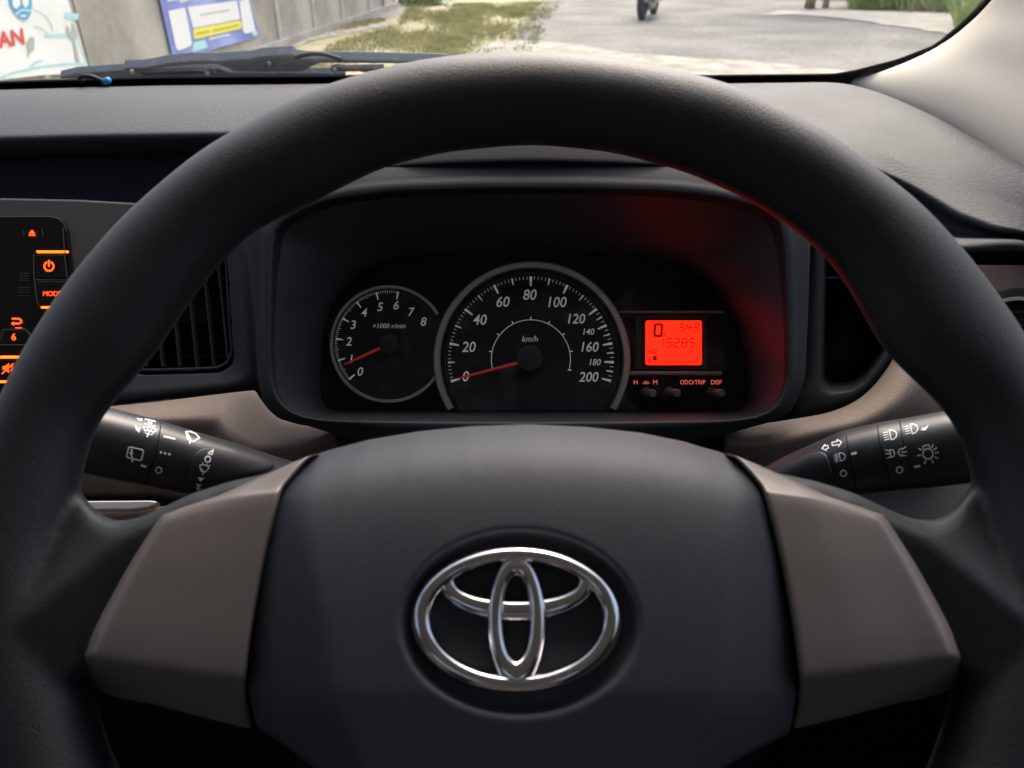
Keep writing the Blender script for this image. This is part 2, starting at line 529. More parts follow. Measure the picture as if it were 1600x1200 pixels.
for i in range(nu - 1):
    f.append((i, i + 1, k + i + 1, k + i)); a = (nv - 1) * nu + i; f.append((a + 1, a, k + a, k + a + 1))
for j in range(nv - 1):
    a = j * nu; f.append((a + nu, a, k + a, k + a + nu)); b = j * nu + nu - 1; f.append((b, b + nu, k + b + nu, k + b))
obj('airbag_cover', V + Vb, f, M_BAG, wheel)

# satin spoke trims (right one from its outline, left one mirrored)
def spoke_trim(side):
    mx = (lambda x: x) if side > 0 else (lambda x: 2 * 816.5 - x)
    # each row: inner (hub) side -> outer side : (px, py, h mm)
    rows = [
        [(1133,709,-8),(1165,718,-8),(1240,752,-9),(1310,782,-10),(1352,801,-10),(1384,801,-8)],
        [(1140,709,0),(1175,722,0),(1245,753,-1),(1312,783,-2),(1352,799,-3),(1383,802,-3)],
        [(1152,712,7),(1184,727,7.5),(1250,757,7),(1316,785,5),(1352,797,3),(1383,804,1)],
        [(1192,760,13.5),(1210,764,13.5),(1262,770,13),(1320,783,11.5),(1352,794,9),(1383,807,6)],
        [(1197,768,15.5),(1214,770,15.5),(1264,776,15),(1320,788,13.5),(1372,804,13),(1387,811,8)],
        [(1202,788,16.2),(1220,790,16.2),(1270,794,16),(1330,806,15),(1384,820,14.5),(1398,826,9)],
        [(1225,880,17),(1245,880,17),(1300,880,17),(1370,880,16),(1424,883,15.5),(1436,884,9.5)],
        [(1246,1000,17),(1266,998,17),(1330,993,17),(1420,986,16),(1476,982,16),(1489,981,9.5)],
        [(1252,1052,16.5),(1270,1050,16.5),(1340,1042,16.5),(1430,1030,15.5),(1490,1021,15.5),(1502,1019,9)],
        [(1253,1064,15.5),(1272,1061,15.5),(1340,1052,15.5),(1430,1039,14.5),(1492,1029,14.5),(1505,1026,8)],
        [(1253,1074,12),(1272,1071,12),(1340,1062,12),(1430,1048,11),(1490,1036,10.5),(1504,1033,6)],
        [(1248,1105,4),(1267,1102,4),(1336,1090,4),(1420,1074,3),(1470,1064,1),(1499,1055,-2)],
        [(1240,1142,-5),(1260,1138,-5),(1325,1122,-5),(1400,1102,-6),(1452,1092,-7),(1490,1078,-8)],
    ]
    n = 22
    R = []
    for r in rows:
        q = resample(r, n)
        R.append(q)
    R = np.array(R)
    # densify between rows
    out = []
    for a, b in zip(R[:-1], R[1:]):
        m = 2
        for t in range(m): out.append(a + (b - a) * t / m)
    out.append(R[-1]); R = np.array(out)
    A = np.array([[WP.at(mx(q[0]), q[1], q[2] / 1000) for q in r] for r in R])
    B = A - WP.n * 0.004
    nr = len(R); k = nr * n
    verts = np.vstack([A.reshape(-1, 3), B.reshape(-1, 3)])
    f = grid_faces(nr, n) + [tuple(i + k for i in q[::-1]) for q in grid_faces(nr, n)]
    for j in range(n - 1):
        f.append((j, j + 1, k + j + 1, k + j)); a = (nr - 1) * n + j; f.append((a + 1, a, k + a, k + a + 1))
    for i in range(nr - 1):
        a = i * n; f.append((a + n, a, k + a, k + a + n)); b = i * n + n - 1; f.append((b, b + n, k + b + n, k + b))
    o = obj('spoke_trim', verts, f, M_SATIN, wheel)
    subsurf(o, 2)
spoke_trim(1); spoke_trim(-1)

# emblem
def oval_band(oc, oa, ic, ia, h, ht, n=96):
    """raised rounded band between an outer and an inner ellipse"""
    loops = []
    prof = [(0.0, 0.0), (0.03, 0.45), (0.12, 0.78), (0.28, 0.96), (0.5, 1.0), (0.72, 0.96), (0.88, 0.78), (0.97, 0.45), (1.0, 0.0)]
    L = []
    for t, z in prof:
        for k in range(n):
            a = 2 * math.pi * k / n
            xo, yo = oc[0] + oa[0] * math.cos(a), oc[1] - oa[1] * math.sin(a)
            xi, yi = ic[0] + ia[0] * math.cos(a), ic[1] - ia[1] * math.sin(a)
            x, y = xo + (xi - xo) * t, yo + (yi - yo) * t
            hh = h(x, y) if callable(h) else h
            L.append(WP.at(x, y, (hh + ht * z) / 1000))
    return L, grid_faces(len(prof), n, True)
embl = obj('emblem', *oval_band((807.5, 969), (167, 117), (807.5, 966), (131, 87), 20.5, 6.4), M_CHROME, wheel, label='chrome emblem of three interlocked ovals on the airbag cover')
obj('horizontal_oval', *oval_band((807.5, 914), (121, 58), (807.5, 908), (95, 28), 21.5, 4.0), M_CHROME, embl)
obj('vertical_oval', *oval_band((807.5, 972), (48, 106), (807, 966), (19, 63), 22.0, 4.8), M_CHROME, embl)

# ================================================================== INSTRUMENT CLUSTER
CP = Plane(830, 560, 0.470, tilt=8)
OP = Plane(830, 480, 0.425, tilt=4)
clu = empty('instrument_cluster', CP.at(830, 640, -0.01), 'hooded instrument cluster with rev counter, speedometer and red display behind the steering wheel', 'instrument cluster')
face_px = [(501,594),(507,515),(520,478),(540,445),(575,420),(620,404),(717,395),(830,392),(950,396),(1055,408),(1111,440),(1151,504),(1167,566),(1170,627),(1160,642),(830,643),(515,643),(503,630)]
open_px = [(422,537),(424,430),(430,357),(470,330),(520,312),(605,301),(740,296),(900,296),(1055,301),(1139,312),(1195,328),(1219,352),(1226,400),(1230,481),(1231,594),(1216,633),(1190,650),(1140,657),(830,659),(510,657),(465,650),(438,630),(425,600)]
outer_f = [(398,500),(388,400),(381,350),(400,322),(450,292),(520,268),(620,258),(740,254),(830,253),(940,254),(1060,258),(1140,268),(1220,300),(1258,330),(1266,380),(1262,500),(1258,592),(1240,640),(1206,659),(1128,680),(1000,705),(830,710),(600,705),(527,680),(470,662),(435,652),(412,630),(404,600)]
cx, cy, N = 828, 490, 160
lo = polar(open_px, cx, cy, N, 5); lf = polar(face_px, cx, cy, N, 6); lout = polar(outer_f, cx, cy, N, 3)
def on(pl, L, h): return np.array([pl.at(x, y, h) for x, y in L])
mid = lambda a, b, t: a + (b - a) * t
# surround frame: outer edge, front, rolled lip into the opening
loft('surround', [on(OP, lout, -0.03), on(OP, lout, -0.002), on(OP, mid(lout, lo, 0.08), 0.0), on(OP, mid(lout, lo, 0.45), 0.0005), on(OP, mid(lout, lo, 0.62), 0.003),
                  on(OP, mid(lout, lo, 0.90), 0.0042), on(OP, mid(lout, lo, 0.98), 0.0036), on(OP, lo, 0.002),
                  on(OP, mid(lo, lf, 0.03), -0.002), on(OP, mid(lo, lf, 0.08), -0.008)], M_PANEL, clu)
a = on(OP, mid(lo, lf, 0.08), -0.008); b = on(CP, lf, 0.0)
loft('inner_hood', [a] + [mid(a, b, t) for t in (0.3, 0.6, 0.9, 0.97)] + [b, on(CP, lf, -0.004)], M_INHOOD, clu)
dialp = on(CP, lf, -0.0015)
o = obj('dial_plate', dialp, [tuple(range(N))], M_DIAL, clu); md = o.modifiers.new('s', 'SOLIDIFY'); md.thickness = 0.002

def ring_arc(name, c, r0, r1, a0, a1, h0, h1, m, parent, n=120, clip=None, plane=CP):
    prof = [(0, h0), (0.0, h1 * 0.7 + h0 * 0.3), (0.18, h1), (0.82, h1), (1.0, h1 * 0.6 + h0 * 0.4), (1.0, h0)]
    rows = []
    full = abs(a1 - a0) >= 359.9
    an = np.linspace(a0, a1, n, endpoint=not full)
    V = []
    for a in an:
        for t, h in prof:
            r = r0 + (r1 - r0) * t
            V.append(plane.at(c[0] + r * math.cos(math.radians(a)), c[1] - r * math.sin(math.radians(a)), h / 1000))
    k = len(prof); f = []
    for i in range(n if full else n - 1):
        for j in range(k):
            i2 = (i + 1) % n; j2 = (j + 1) % k
            f.append((i * k + j, i2 * k + j, i2 * k + j2, i * k + j2))
    if not full: f += [tuple(range(k)), tuple(range((n - 1) * k, n * k))[::-1]]
    return autosmooth(obj(name, V, f, m, parent), 50)

# --- rev counter
TC = (607, 537.5)
tach = obj('rev_counter', on(CP, circ(*TC, 90, 64)[:-1], 0.0002), [tuple(range(63))], M_DIAL, clu)
th0 = 222 ; st = 23.75
# the ring is hidden where the big speedometer overlaps it: leave that bit open
ring_arc('bezel_ring', TC, 86.5, 92.5, 31, 331, 0, 2.6, M_DIALRING, tach)
acc = Acc()
def wedge(acc, c, ang, r0, r1, w0, w1, h=0.0006):
    a = math.radians(ang); ux, uy = math.cos(a), -math.sin(a); nx, ny = -uy, ux
    quad_on(acc, CP, [(c[0] + ux * r0 + nx * w0 / 2, c[1] + uy * r0 + ny * w0 / 2), (c[0] + ux * r1 + nx * w1 / 2, c[1] + uy * r1 + ny * w1 / 2),
                      (c[0] + ux * r1 - nx * w1 / 2, c[1] + uy * r1 - ny * w1 / 2), (c[0] + ux * r0 - nx * w0 / 2, c[1] + uy * r0 - ny * w0 / 2)], h)
for i in range(7):
    wedge(acc, TC, th0 - st * i, 71, 83, 1.6, 3.0)
    if i < 6:
        for k in range(1, 10):
            wedge(acc, TC, th0 - st * (i + k / 10), 80 if k % 5 else 78, 84, 0.7, 0.7)
for s, p in zip('012345678', [(563,580),(549,560.5),(545,533),(552,507),(569,488),(594,479),(619,476.5),(643,487),(662,502)]):
    text_on(acc, CP, s, p[0], p[1], 13.6, h=0.0006, shear=0.18, offset=0.006)
text_on(acc, CP, '×1000 r/min', 608, 509, 7.6, h=0.0006, shear=0.2, xs=0.98)
acc.build('dial_print', M_DIALPRINT, tach, smooth=False)
acc = Acc()
for q in stroke_px(circ(*TC, 82, 12, 79, 34), 1.2): quad_on(acc, CP, q, 0.0006)
for i in (7, 8): wedge(acc, TC, th0 - st * i, 72, 82, 1.2, 1.6)
acc.build('red_zone', mat('dim_red_print', (0.10, 0.03, 0.025), 0.6), tach, smooth=False)
def needle(name, c, ang, r0, r1, w0, w1, parent, h=0.004):
    acc = Acc(); a = math.radians(ang); ux, uy = math.cos(a), -math.sin(a); nx, ny = -uy, ux
    A = [(c[0] + ux * r0 + nx * w0 / 2, c[1] + uy * r0 + ny * w0 / 2), (c[0] + ux * r1 + nx * w1 / 2, c[1] + uy * r1 + ny * w1 / 2),
         (c[0] + ux * r1 - nx * w1 / 2, c[1] + uy * r1 - ny * w1 / 2), (c[0] + ux * r0 - nx * w0 / 2, c[1] + uy * r0 - ny * w0 / 2)]
    quad_on(acc, CP, A, h, 0.0012)
    o = acc.build(name, M_NEEDLE, parent, smooth=False); bevel(o, 0.0003, 2); return o
def cap(name, c, r, h0, h1, m, parent, n=40):
    L = [on(CP, circ(c[0], c[1], r * s, n + 1)[:-1], h / 1000) for s, h in ((1, h0), (1, h1 - 0.6), (0.95, h1 - 0.15), (0.86, h1))]
    return autosmooth(loft(name, L, m, parent, cap=True), 50)
needle('needle', TC, 204.8, 13, 76, 4.6, 2.6, tach)
cap('needle_hub', TC, 15, 0.3, 5.5, mat('black_hub', (0.012, 0.012, 0.013), 0.5), tach)

# --- speedometer
SC = (829.5, 561.5)
spd = obj('speedometer', on(CP, [p for p in circ(831, 562, 150, 100, -32, 212)], 0.0010), [tuple(range(100))], M_DIAL, clu)
ring_arc('bezel_ring', (831, 562), 142.5, 154.5, -31.2, 211.2, 0.4, 5.5, M_DIALRING, spd, n=160)
ring_arc('inner_step', (831, 562), 134, 135.5, -36, 216, 1.0, 2.4, mat('black_step', (0.03, 0.03, 0.033), 0.5), spd, n=120)
def sang(v): return 195.3 - 26.3 * v / 20 if v <= 120 else 195.3 - 26.3 * 6 - 13.15 * (v - 120) / 20
acc = Acc()
H = 0.0016
for v in range(0, 201, 2):
    a = sang(v)
    if v > 120 and v % 5 and v % 10: continue
    if v % 20 == 0: wedge(acc, SC, a, 114.5, 129.5, 2.2, 4.6, H)
    elif v % 10 == 0: wedge(acc, SC, a, 119, 129.5, 1.4, 3.0, H)
    else: wedge(acc, SC, a, 125, 129.5, 0.8, 0.8, H)
for v in (125, 135, 145, 155, 165, 175, 185, 195): wedge(acc, SC, sang(v), 124, 129.5, 1.0, 1.0, H)
for s, x, y, z in [('0',728,587.5,16.5),('20',732.5,541.5,16.5),('40',750,499,16.5),('60',786,471,16.5),('80',828,460,16.5),('100',871,471.5,16.5),('120',901,497.5,15.5),('140',920,518,10),('160',922,541.5,15.5),('180',930,565.6,10),('200',920,588.5,15.5)]:
    text_on(acc, CP, s, x, y, z, h=H, shear=0.18, xs=0.93, offset=0.008)
text_on(acc, CP, 'km/h', 828, 529, 9.5, h=H, shear=0.2, xs=0.95)
for q in stroke_px(circ(*SC, 61.8, 60, 196, -15.5), 1.1): quad_on(acc, CP, q, H)
for i in range(1, 8): wedge(acc, SC, 195.3 - 26.3 * i, 61.5, 66.5, 1.8, 1.8, H)
for q in stroke_px([(887.5, 578.2), (892.5, 578.2)], 1.8): quad_on(acc, CP, q, H)
acc.build('dial_print', M_DIALPRINT, spd, smooth=False)
needle('needle', SC, 194.6, 20, 117, 5.0, 2.6, spd, h=0.0062)
cap('needle_hub', (827.5, 560), 20, 1.2, 8.5, mat('dark_needle_hub', (0.022, 0.022, 0.024), 0.4), spd)
# faint unlit tell-tales low on the dials
acc = Acc()
for x, y, r in [(757,598,4.5),(755,614,4),(785,612,4),(836,612,5),(812,610,4),(899,619,4),(925,620,4.5)]:
    for q in stroke_px(circ(x, y, r, 14), 1.2): quad_on(acc, CP, q, H)
for x, y in [(627,574),(650,567)]:
    for q in stroke_px([(x-5,y-4),(x+5,y-4),(x+5,y+4),(x-5,y+4)], 1.5, True): quad_on(acc, CP, q, 0.0004)
acc.build('unlit_warning_symbols', mat('unlit_symbol', (0.022, 0.022, 0.026), 0.7), clu, smooth=False, kind='stuff')

# --- display
disp = slab('display_housing', [(968,489),(1128,489),(1134,495),(1136,582),(984,582)], CP, 0.0012, 0.0012, M_BLACK, clu, bev=0)
acc = Acc(); quad_on(acc, CP, [(966,485.5),(1130,485.5),(1132,488.8),(968,488.8)], 0.0030, 0.0024); acc.build('trim_bar', mat('dim_silver_bar', (0.16, 0.15, 0.145), 0.4, metal=0.4), disp, smooth=False)
acc = Acc(); quad_on(acc, CP, [(984,580),(1130,580),(1128,586),(983,586)], 0.0036, 0.0030); bevel(acc.build('trim_bar', mat('silver_bar', (0.22, 0.21, 0.20), 0.4, metal=0.4), disp, smooth=False), 0.0006)
# window frame round the display
fr = [(993,493),(1105,493),(1105,577),(993,577)]; fi = [(1003,497),(1100,497),(1100,574),(1003,574)]
acc = Acc()
for i in range(4):
    j = (i + 1) % 4
    quad_on(acc, CP, [fr[i], fr[j], fi[j], fi[i]], 0.0024, 0.0010)
acc.build('window_frame', mat('display_frame_black', (0.018, 0.016, 0.017), 0.35), disp, smooth=False)
slab('lit_screen', [(1009,503),(1011,501),(1094.5,501),(1096.5,503),(1096.5,568),(1094.5,570),(1011,570),(1009,568)], CP, 0.0018, 0.0006, M_LCD, disp, bev=0)
acc = Acc()
SEG7 = {'0': 'abcdef', '1': 'bc', '2': 'abged', '3': 'abgcd', '4': 'fgbc', '5': 'afgcd', '8': 'abcdefg', '9': 'abcfgd', 'D': 'abcdef'}
def seg7(acc, ch, x, y, wd, ht, th=1.5, sl=0.06):
    """x,y is the top left corner in px"""
    g = 0.7
    L = {'a': ((0, 0), (wd, 0)), 'g': ((0, ht / 2), (wd, ht / 2)), 'd': ((0, ht), (wd, ht)),
         'f': ((0, 0), (0, ht / 2)), 'b': ((wd, 0), (wd, ht / 2)), 'e': ((0, ht / 2), (0, ht)), 'c': ((wd, ht / 2), (wd, ht))}
    for s in SEG7[ch]:
        (x0, y0), (x1, y1) = L[s]
        d = np.array([x1 - x0, y1 - y0], float); d /= np.linalg.norm(d)
        a = np.array([x0, y0]) + d * g; b = np.array([x1, y1]) - d * g
        sk = lambda p: (x + p[0] + (ht - p[1]) * sl, y + p[1])
        for q in stroke_px([sk(a), sk(b)], th): quad_on(acc, CP, q, 0.0022)
seg7(acc, 'D', 1022.5, 506.8, 11, 18, 4.2, 0.05)
for q in stroke_px([(1031.5,523.5),(1033.5,521),(1033.5,525.5)], 1.2): quad_on(acc, CP, q, 0.0022)
for q in stroke_px([(1036.5,525.5),(1039,521),(1039,525.5)], 1.2): quad_on(acc, CP, q, 0.0022)
for ch, x in zip('549', (1062, 1073, 1084.5)): seg7(acc, ch, x, 506, 6, 11, 1.9, 0.12)
for y in (509.5, 514): 
    for q in stroke_px([(1070.6, y), (1071.6, y)], 1.2): quad_on(acc, CP, q, 0.0022)
for ch, x in zip('15285', (1028, 1041, 1053, 1065, 1077)): seg7(acc, ch, x, 529, 7.5, 13, 2.0, 0.10)
text_on(acc, CP, 'km', 1079.5, 548, 5.2, h=0.0022, offset=0.01)
text_on(acc, CP, 'E', 1015, 562, 7, h=0.0022, offset=0.02)
text_on(acc, CP, 'F', 1088.5, 562, 7, h=0.0022, offset=0.02)
quad_on(acc, CP, [(1020,556),(1026.5,556),(1026.5,563.5),(1020,563.5)], 0.0022)
for q in stroke_px([(1020,565.6),(1083.5,565.6)], 1.0) + stroke_px([(1052,564.3),(1052,566)], 1.8) + stroke_px([(1083.5,563.8),(1083.5,566)], 1.2): quad_on(acc, CP, q, 0.0022)
for q in stroke_px([(1013.5,549),(1016,547.5),(1016,550.5)], 1.2, True) + stroke_px([(1020,547),(1024.5,547),(1024.5,552.5),(1020,552.5)], 1.6, True) + stroke_px([(1024.5,546),(1027,547.5),(1026.8,551),(1024.8,551.5)], 0.8): quad_on(acc, CP, q, 0.0022)
acc.build('display_digits', M_LCDSEG, disp, smooth=False)
acc = Acc()
text_on(acc, CP, 'H', 993.2, 597, 7.2, h=0.001); text_on(acc, CP, '-00-', 1009.5, 597.8, 5.2, h=0.001, xs=1.05)
text_on(acc, CP, 'M', 1023.8, 597, 7.2, h=0.001)
text_on(acc, CP, 'ODO/TRIP', 1082.5, 597, 7.2, h=0.001, xs=0.86); text_on(acc, CP, 'DISP', 1119.3, 597, 7.2, h=0.001, xs=0.88)
acc.build('backlit_lettering', M_REDTXT, clu, smooth=False)
for x, y in [(1010, 614), (1046, 613.5), (1113, 613.5)]:
    c = CP.at(x, y, 0)
    r = 0.0024
    v, f = tube_geo([c, c - FW * 0.0205, c - FW * 0.0215], [r, r, r * 0.8], 20)
    kb = autosmooth(obj('reset_knob', v, f, mat('dark_knob', (0.09, 0.09, 0.088), 0.45), clu), 50)
    v, f = tube_geo([c + CP.n * 0.0006, c + CP.n * 0.0012], [r * 1.6, r * 1.45], 20)
    obj('knob_collar', v, f, mat('black_collar', (0.01, 0.01, 0.01), 0.5), kb)
# clear lens in front of the dials
L0 = on(CP, lf + (np.array([cx, cy]) - lf) * 0.005, 0.011)
o = obj('clear_lens', L0, [tuple(range(N))], M_LENS, clu)

# ================================================================== DASHBOARD
dash = empty('dashboard', (-0.35, 0.62, 0.62), 'charcoal grained dashboard with brown lower trim spanning the car under the windscreen', 'dashboard')
r0 = [(-420,150,.95),(-200,143,.94),(0,138.5,.93),(250,131.5,.925),(520,129.5,.92),(820,129,.92),(1100,130,.915),(1300,126,.905),(1322,126.5,.90),(1380,143,.85),(1463,180,.76),(1530,220,.69),(1575,245,.65),(1600,256,.632),(1700,310,.57),(1850,400,.50)]
rf = [(-420,224,.79),(-200,219,.775),(0,214,.765),(150,210,.76),(300,208,.755),(420,206,.75),(600,190,.72),(820,184,.70),(1040,190,.71),(1200,203,.71),(1300,213,.705),(1370,234,.68),(1430,260,.655),(1520,298,.615),(1600,328,.585),(1700,372,.55),(1850,445,.50)]
NX = 150
A0 = resample(r0, NX, 'x'); Af = resample(rf, NX, 'x')
A0[:, 1:] = sm1(A0[:, 1:], 3); Af[:, 1:] = sm1(Af[:, 1:], 6)
rows = []
pts0 = np.array([P(*q) for q in A0]); ptsf = np.array([P(*q) for q in Af])
topr = []
for t in (-0.06, 0.0, 0.15, 0.35, 0.55, 0.75, 0.88, 0.96):
    m_ = pts0 + (ptsf - pts0) * t
    bulge = 0.010 * math.sin(math.pi * max(t, 0)) 
    m_[:, 2] += bulge
    if t < 0: m_[:, 2] -= 0.01
    topr.append(m_)
topr.append(ptsf)
under = []
for dz, dy in ((-0.004, 0.000), (-0.010, 0.004), (-0.020, 0.012)):
    kk = np.clip((1300 - Af[:, 0]) / 150.0, 0.06, 1)
    q = ptsf.copy(); q[:, 2] += dz * kk; q[:, 1] += dy * kk
    under.append(q)
# right end below the crest: rounded flank, black slot, shelf
A = [(1230,235,.69),(1300,240,.675),(1400,284,.650),(1430,299,.636),(1500,343,.594),(1560,364,.568),(1600,367,.560),(1850,470,.50)]
SHOULDER = [[(1230,212,.712),(1300,214,.706),(1370,235,.682),(1430,261,.657),(1520,299,.617),(1600,329,.587),(1850,446,.502)],
      A,
      [(q[0], q[1] + 2, q[2] + 0.035) for q in A],
      [(1230,330,.72),(1400,355,.70),(1500,369,.66),(1560,370,.61),(1600,371,.60),(1850,480,.56)],
      [(1230,345,.60),(1400,366,.59),(1500,371,.570),(1560,371,.558),(1600,371.5,.555),(1850,480,.53)],
      [(1230,396,.565),(1400,396,.56),(1500,395,.548),(1600,394,.544),(1850,500,.50)],
      [(1230,400,.60),(1400,400,.60),(1500,398,.60),(1600,397,.60),(1850,505,.56)],
      [(1230,420,.60),(1400,420,.60),(1500,420,.60),(1600,420,.60),(1850,560,.56)]]
ww = np.clip((Af[:, 0] - 1180) / 90.0, 0, 1)[:, None]; ww = ww * ww * (3 - 2 * ww)
for k_, r_ in enumerate(SHOULDER[1:]):
    q_ = sm1(resample(r_, 400, 'x'), 2)
    Sk = np.array([P(x_, np.interp(x_, q_[:, 0], q_[:, 1]), np.interp(x_, q_[:, 0], q_[:, 2])) for x_ in Af[:, 0]])
    Lk = under[2] if k_ < 0 else ptsf + np.array([0, 0.014 + 0.004 * k_, -0.022 - 0.001 * k_])
    if k_ == 0:
        under = [u_ * (1 - ww) + (ptsf + (Sk - ptsf) * (0.25 * (n_ + 1))) * ww for n_, u_ in enumerate(under)]
    under.append(Lk * (1 - ww) + Sk * ww)
allr = np.array(topr + under)
nr = len(allr)
o = obj('upper_pad', allr.reshape(-1, 3), grid_faces(nr, NX), M_PAD, dash)
md = o.modifiers.new('s', 'SOLIDIFY'); md.thickness = 0.003; md.offset = -1
subsurf(o, 1)

# near-black face with the left overhang's shade in its colour, reaching the centre stack
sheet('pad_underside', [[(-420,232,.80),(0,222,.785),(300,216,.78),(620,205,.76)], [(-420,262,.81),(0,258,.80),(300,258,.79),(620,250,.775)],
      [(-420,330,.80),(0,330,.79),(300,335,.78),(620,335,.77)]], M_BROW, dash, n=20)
# brow over the cluster
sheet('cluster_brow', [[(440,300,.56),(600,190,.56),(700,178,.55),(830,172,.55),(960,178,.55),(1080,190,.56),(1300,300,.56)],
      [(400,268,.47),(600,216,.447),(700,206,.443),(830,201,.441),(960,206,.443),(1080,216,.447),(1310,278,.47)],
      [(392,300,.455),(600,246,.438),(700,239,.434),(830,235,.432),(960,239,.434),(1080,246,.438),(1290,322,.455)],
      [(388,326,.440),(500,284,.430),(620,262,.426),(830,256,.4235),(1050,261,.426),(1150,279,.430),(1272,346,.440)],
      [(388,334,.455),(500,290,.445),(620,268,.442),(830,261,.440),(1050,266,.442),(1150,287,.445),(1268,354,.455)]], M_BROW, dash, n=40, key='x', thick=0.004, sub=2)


XP = Plane(1560, 500, 0.555, tilt=6)
slab('right_end_panel', [(1400,413),(1900,413),(1900,900),(1400,900)], XP, 0, 0.01, M_BROWN, dash, bev=0.002)

# brown lower trims
sheet('brown_trim', [[(1127,669,.462),(1206,660,.462),(1291,646,.464),(1330,632,.466),(1362,608,.47),(1398,558,.475),(1425,480,.49),(1460,455,.545)],
      [(1128,672,.455),(1206,665,.455),(1293,652,.457),(1336,638,.459),(1372,612,.462),(1408,566,.467),(1436,490,.485),(1468,465,.546)],
      [(1129,688,.446),(1180,691,.445),(1228,682,.445),(1276,670,.446),(1347,655,.448),(1403,621,.452),(1428,583,.46),(1450,515,.48),(1478,480,.547)],
      [(1130,697,.445),(1180,700,.444),(1235,692,.444),(1285,680,.445),(1352,666,.447),(1412,632,.451),(1440,592,.459),(1462,528,.48),(1484,492,.548)],
      [(1132,706,.455),(1190,716,.455),(1250,712,.455),(1310,702,.456),(1380,690,.458),(1450,655,.462),(1485,605,.475),(1498,550,.549)],
      [(1140,790,.50),(1200,800,.50),(1260,800,.50),(1320,800,.50),(1400,790,.50),(1480,765,.50),(1515,700,.51),(1515,640,.549)]], M_BROWN, dash, n=40, thick=0.004, smooth_it=3, label='brown trim right of the cluster')
sheet('brown_trim', [[(60,652,.50),(169,635,.49),(250,627,.485),(330,617,.48),(399,609,.475),(407,622,.470),(420,640,.466),(436,654,.463),(470,664,.461),(526,670,.460)],
      [(60,656,.495),(169,641,.483),(250,632,.478),(330,623,.473),(389,616,.469),(397,630,.465),(410,648,.461),(430,661,.458),(468,671,.456),(527,674,.456)],
      [(60,672,.478),(169,658,.466),(250,652,.460),(310,651,.457),(345,650,.455),(350,666,.453),(364,684,.450),(395,700,.446),(462,697,.444),(527,678,.444)],
      [(60,680,.477),(169,668,.465),(250,661,.459),(305,661,.456),(338,664,.454),(344,678,.452),(360,694,.449),(396,708,.445),(466,704,.443),(528,684,.443)],
      [(60,730,.49),(169,720,.48),(250,715,.476),(310,715,.474),(350,720,.472),(365,724,.47),(390,730,.468),(420,736,.465),(480,730,.462),(529,712,.46)],
      [(60,776,.495),(169,778,.49),(250,779,.488),(310,790,.488),(350,800,.488),(380,800,.488),(400,800,.488),(430,800,.486),(490,790,.486),(530,760,.486)]], M_BROWN, dash, n=70, thick=0.004, smooth_it=0, label='brown trim left of the cluster with a scooped corner')
LP = Plane(200, 790, 0.455, tilt=20)
slab('silver_strip', [(110,782.5),(236,781.5),(246,783.5),(243,788),(232,793),(205,796.5),(110,797)], LP, 0.004, 0.006, M_SILVER, dash, bev=0.0012, label='short bright silver strip under the left stalk')
slab('knee_panel', [(60,790),(300,790),(420,800),(420,960),(60,960)], LP, -0.004, 0.006, M_BROWN, dash, bev=0.002)
RP = Plane(1400, 790, 0.485, tilt=25)
slab('knee_panel', [(1180,730),(1640,700),(2100,700),(2100,990),(1180,990)], RP, 0, 0.006, M_PADR, dash, bev=0.002, label='dark grained panel under the right stalk')
KP = Plane(800, 900, 0.62, tilt=0)
slab('dark_backing', [(-900,340),(2300,340),(2300,1700),(-900,1700)], Plane(800, 900, 0.80, tilt=-15), 0, 0.02, M_BLACK, dash, bev=0)  # black backing sheet, the footwell's darkness put into its colour
slab('steering_shroud', [(520,760),(1110,760),(1160,900),(1120,1300),(1060,1600),(580,1600),(520,1300),(470,900)], Plane(816, 1000, 0.44, tilt=-10), 0, 0.10, M_BLACK, dash, bev=0.01)

# ---- centre stack panel and radio
SP = Plane(100, 450, 0.60, tilt=6, yaw=6)
slab('centre_stack_panel', [(-500,304),(0,308.5),(120,311),(216,316.5),(250,330),(270,420),(250,700),(-500,700)], SP, 0, 0.02, M_CONSOLE, dash, bev=0.002)
radio = slab('car_radio', [(-260,336),(78,336),(92,339),(101,347),(106,360),(109,390),(122,500),(132,660),(-260,660)], SP, 0.0035, 0.012, M_GLOSSB, None, bev=0.0015)
tag(radio, 'black car radio fascia with orange backlit buttons at the left edge', 'radio')
acc = Acc(); acc2 = Acc(); acc3 = Acc()
for bp_ in ([(54.5,398),(98.5,398),(101.5,434.5),(56.5,434.5)], [(56.8,439.5),(104,439.5),(106,475),(60,475)], [(6,516),(41,516),(50,527.5),(46,536.5),(0,536.5)], [(-60,561.5),(36,561.5),(36,592),(-60,592)]):
    slab('button', bp_, SP, 0.0046, 0.0014, M_GLOSSB, radio, bev=0.0005)
h = 0.0050
def st_(A_, pts, wd, closed=False, hh=h):
    for q in stroke_px(pts, wd, closed): quad_on(A_, SP, q, hh)
# eject
quad_on(acc, SP, [(50,358.5),(55,365),(45,365)], h); quad_on(acc, SP, [(45,366.5),(55,366.5),(55,368.5),(45,368.5)], h)
acc.build('eject_symbol', M_AMBER, radio, smooth=False); acc = Acc()
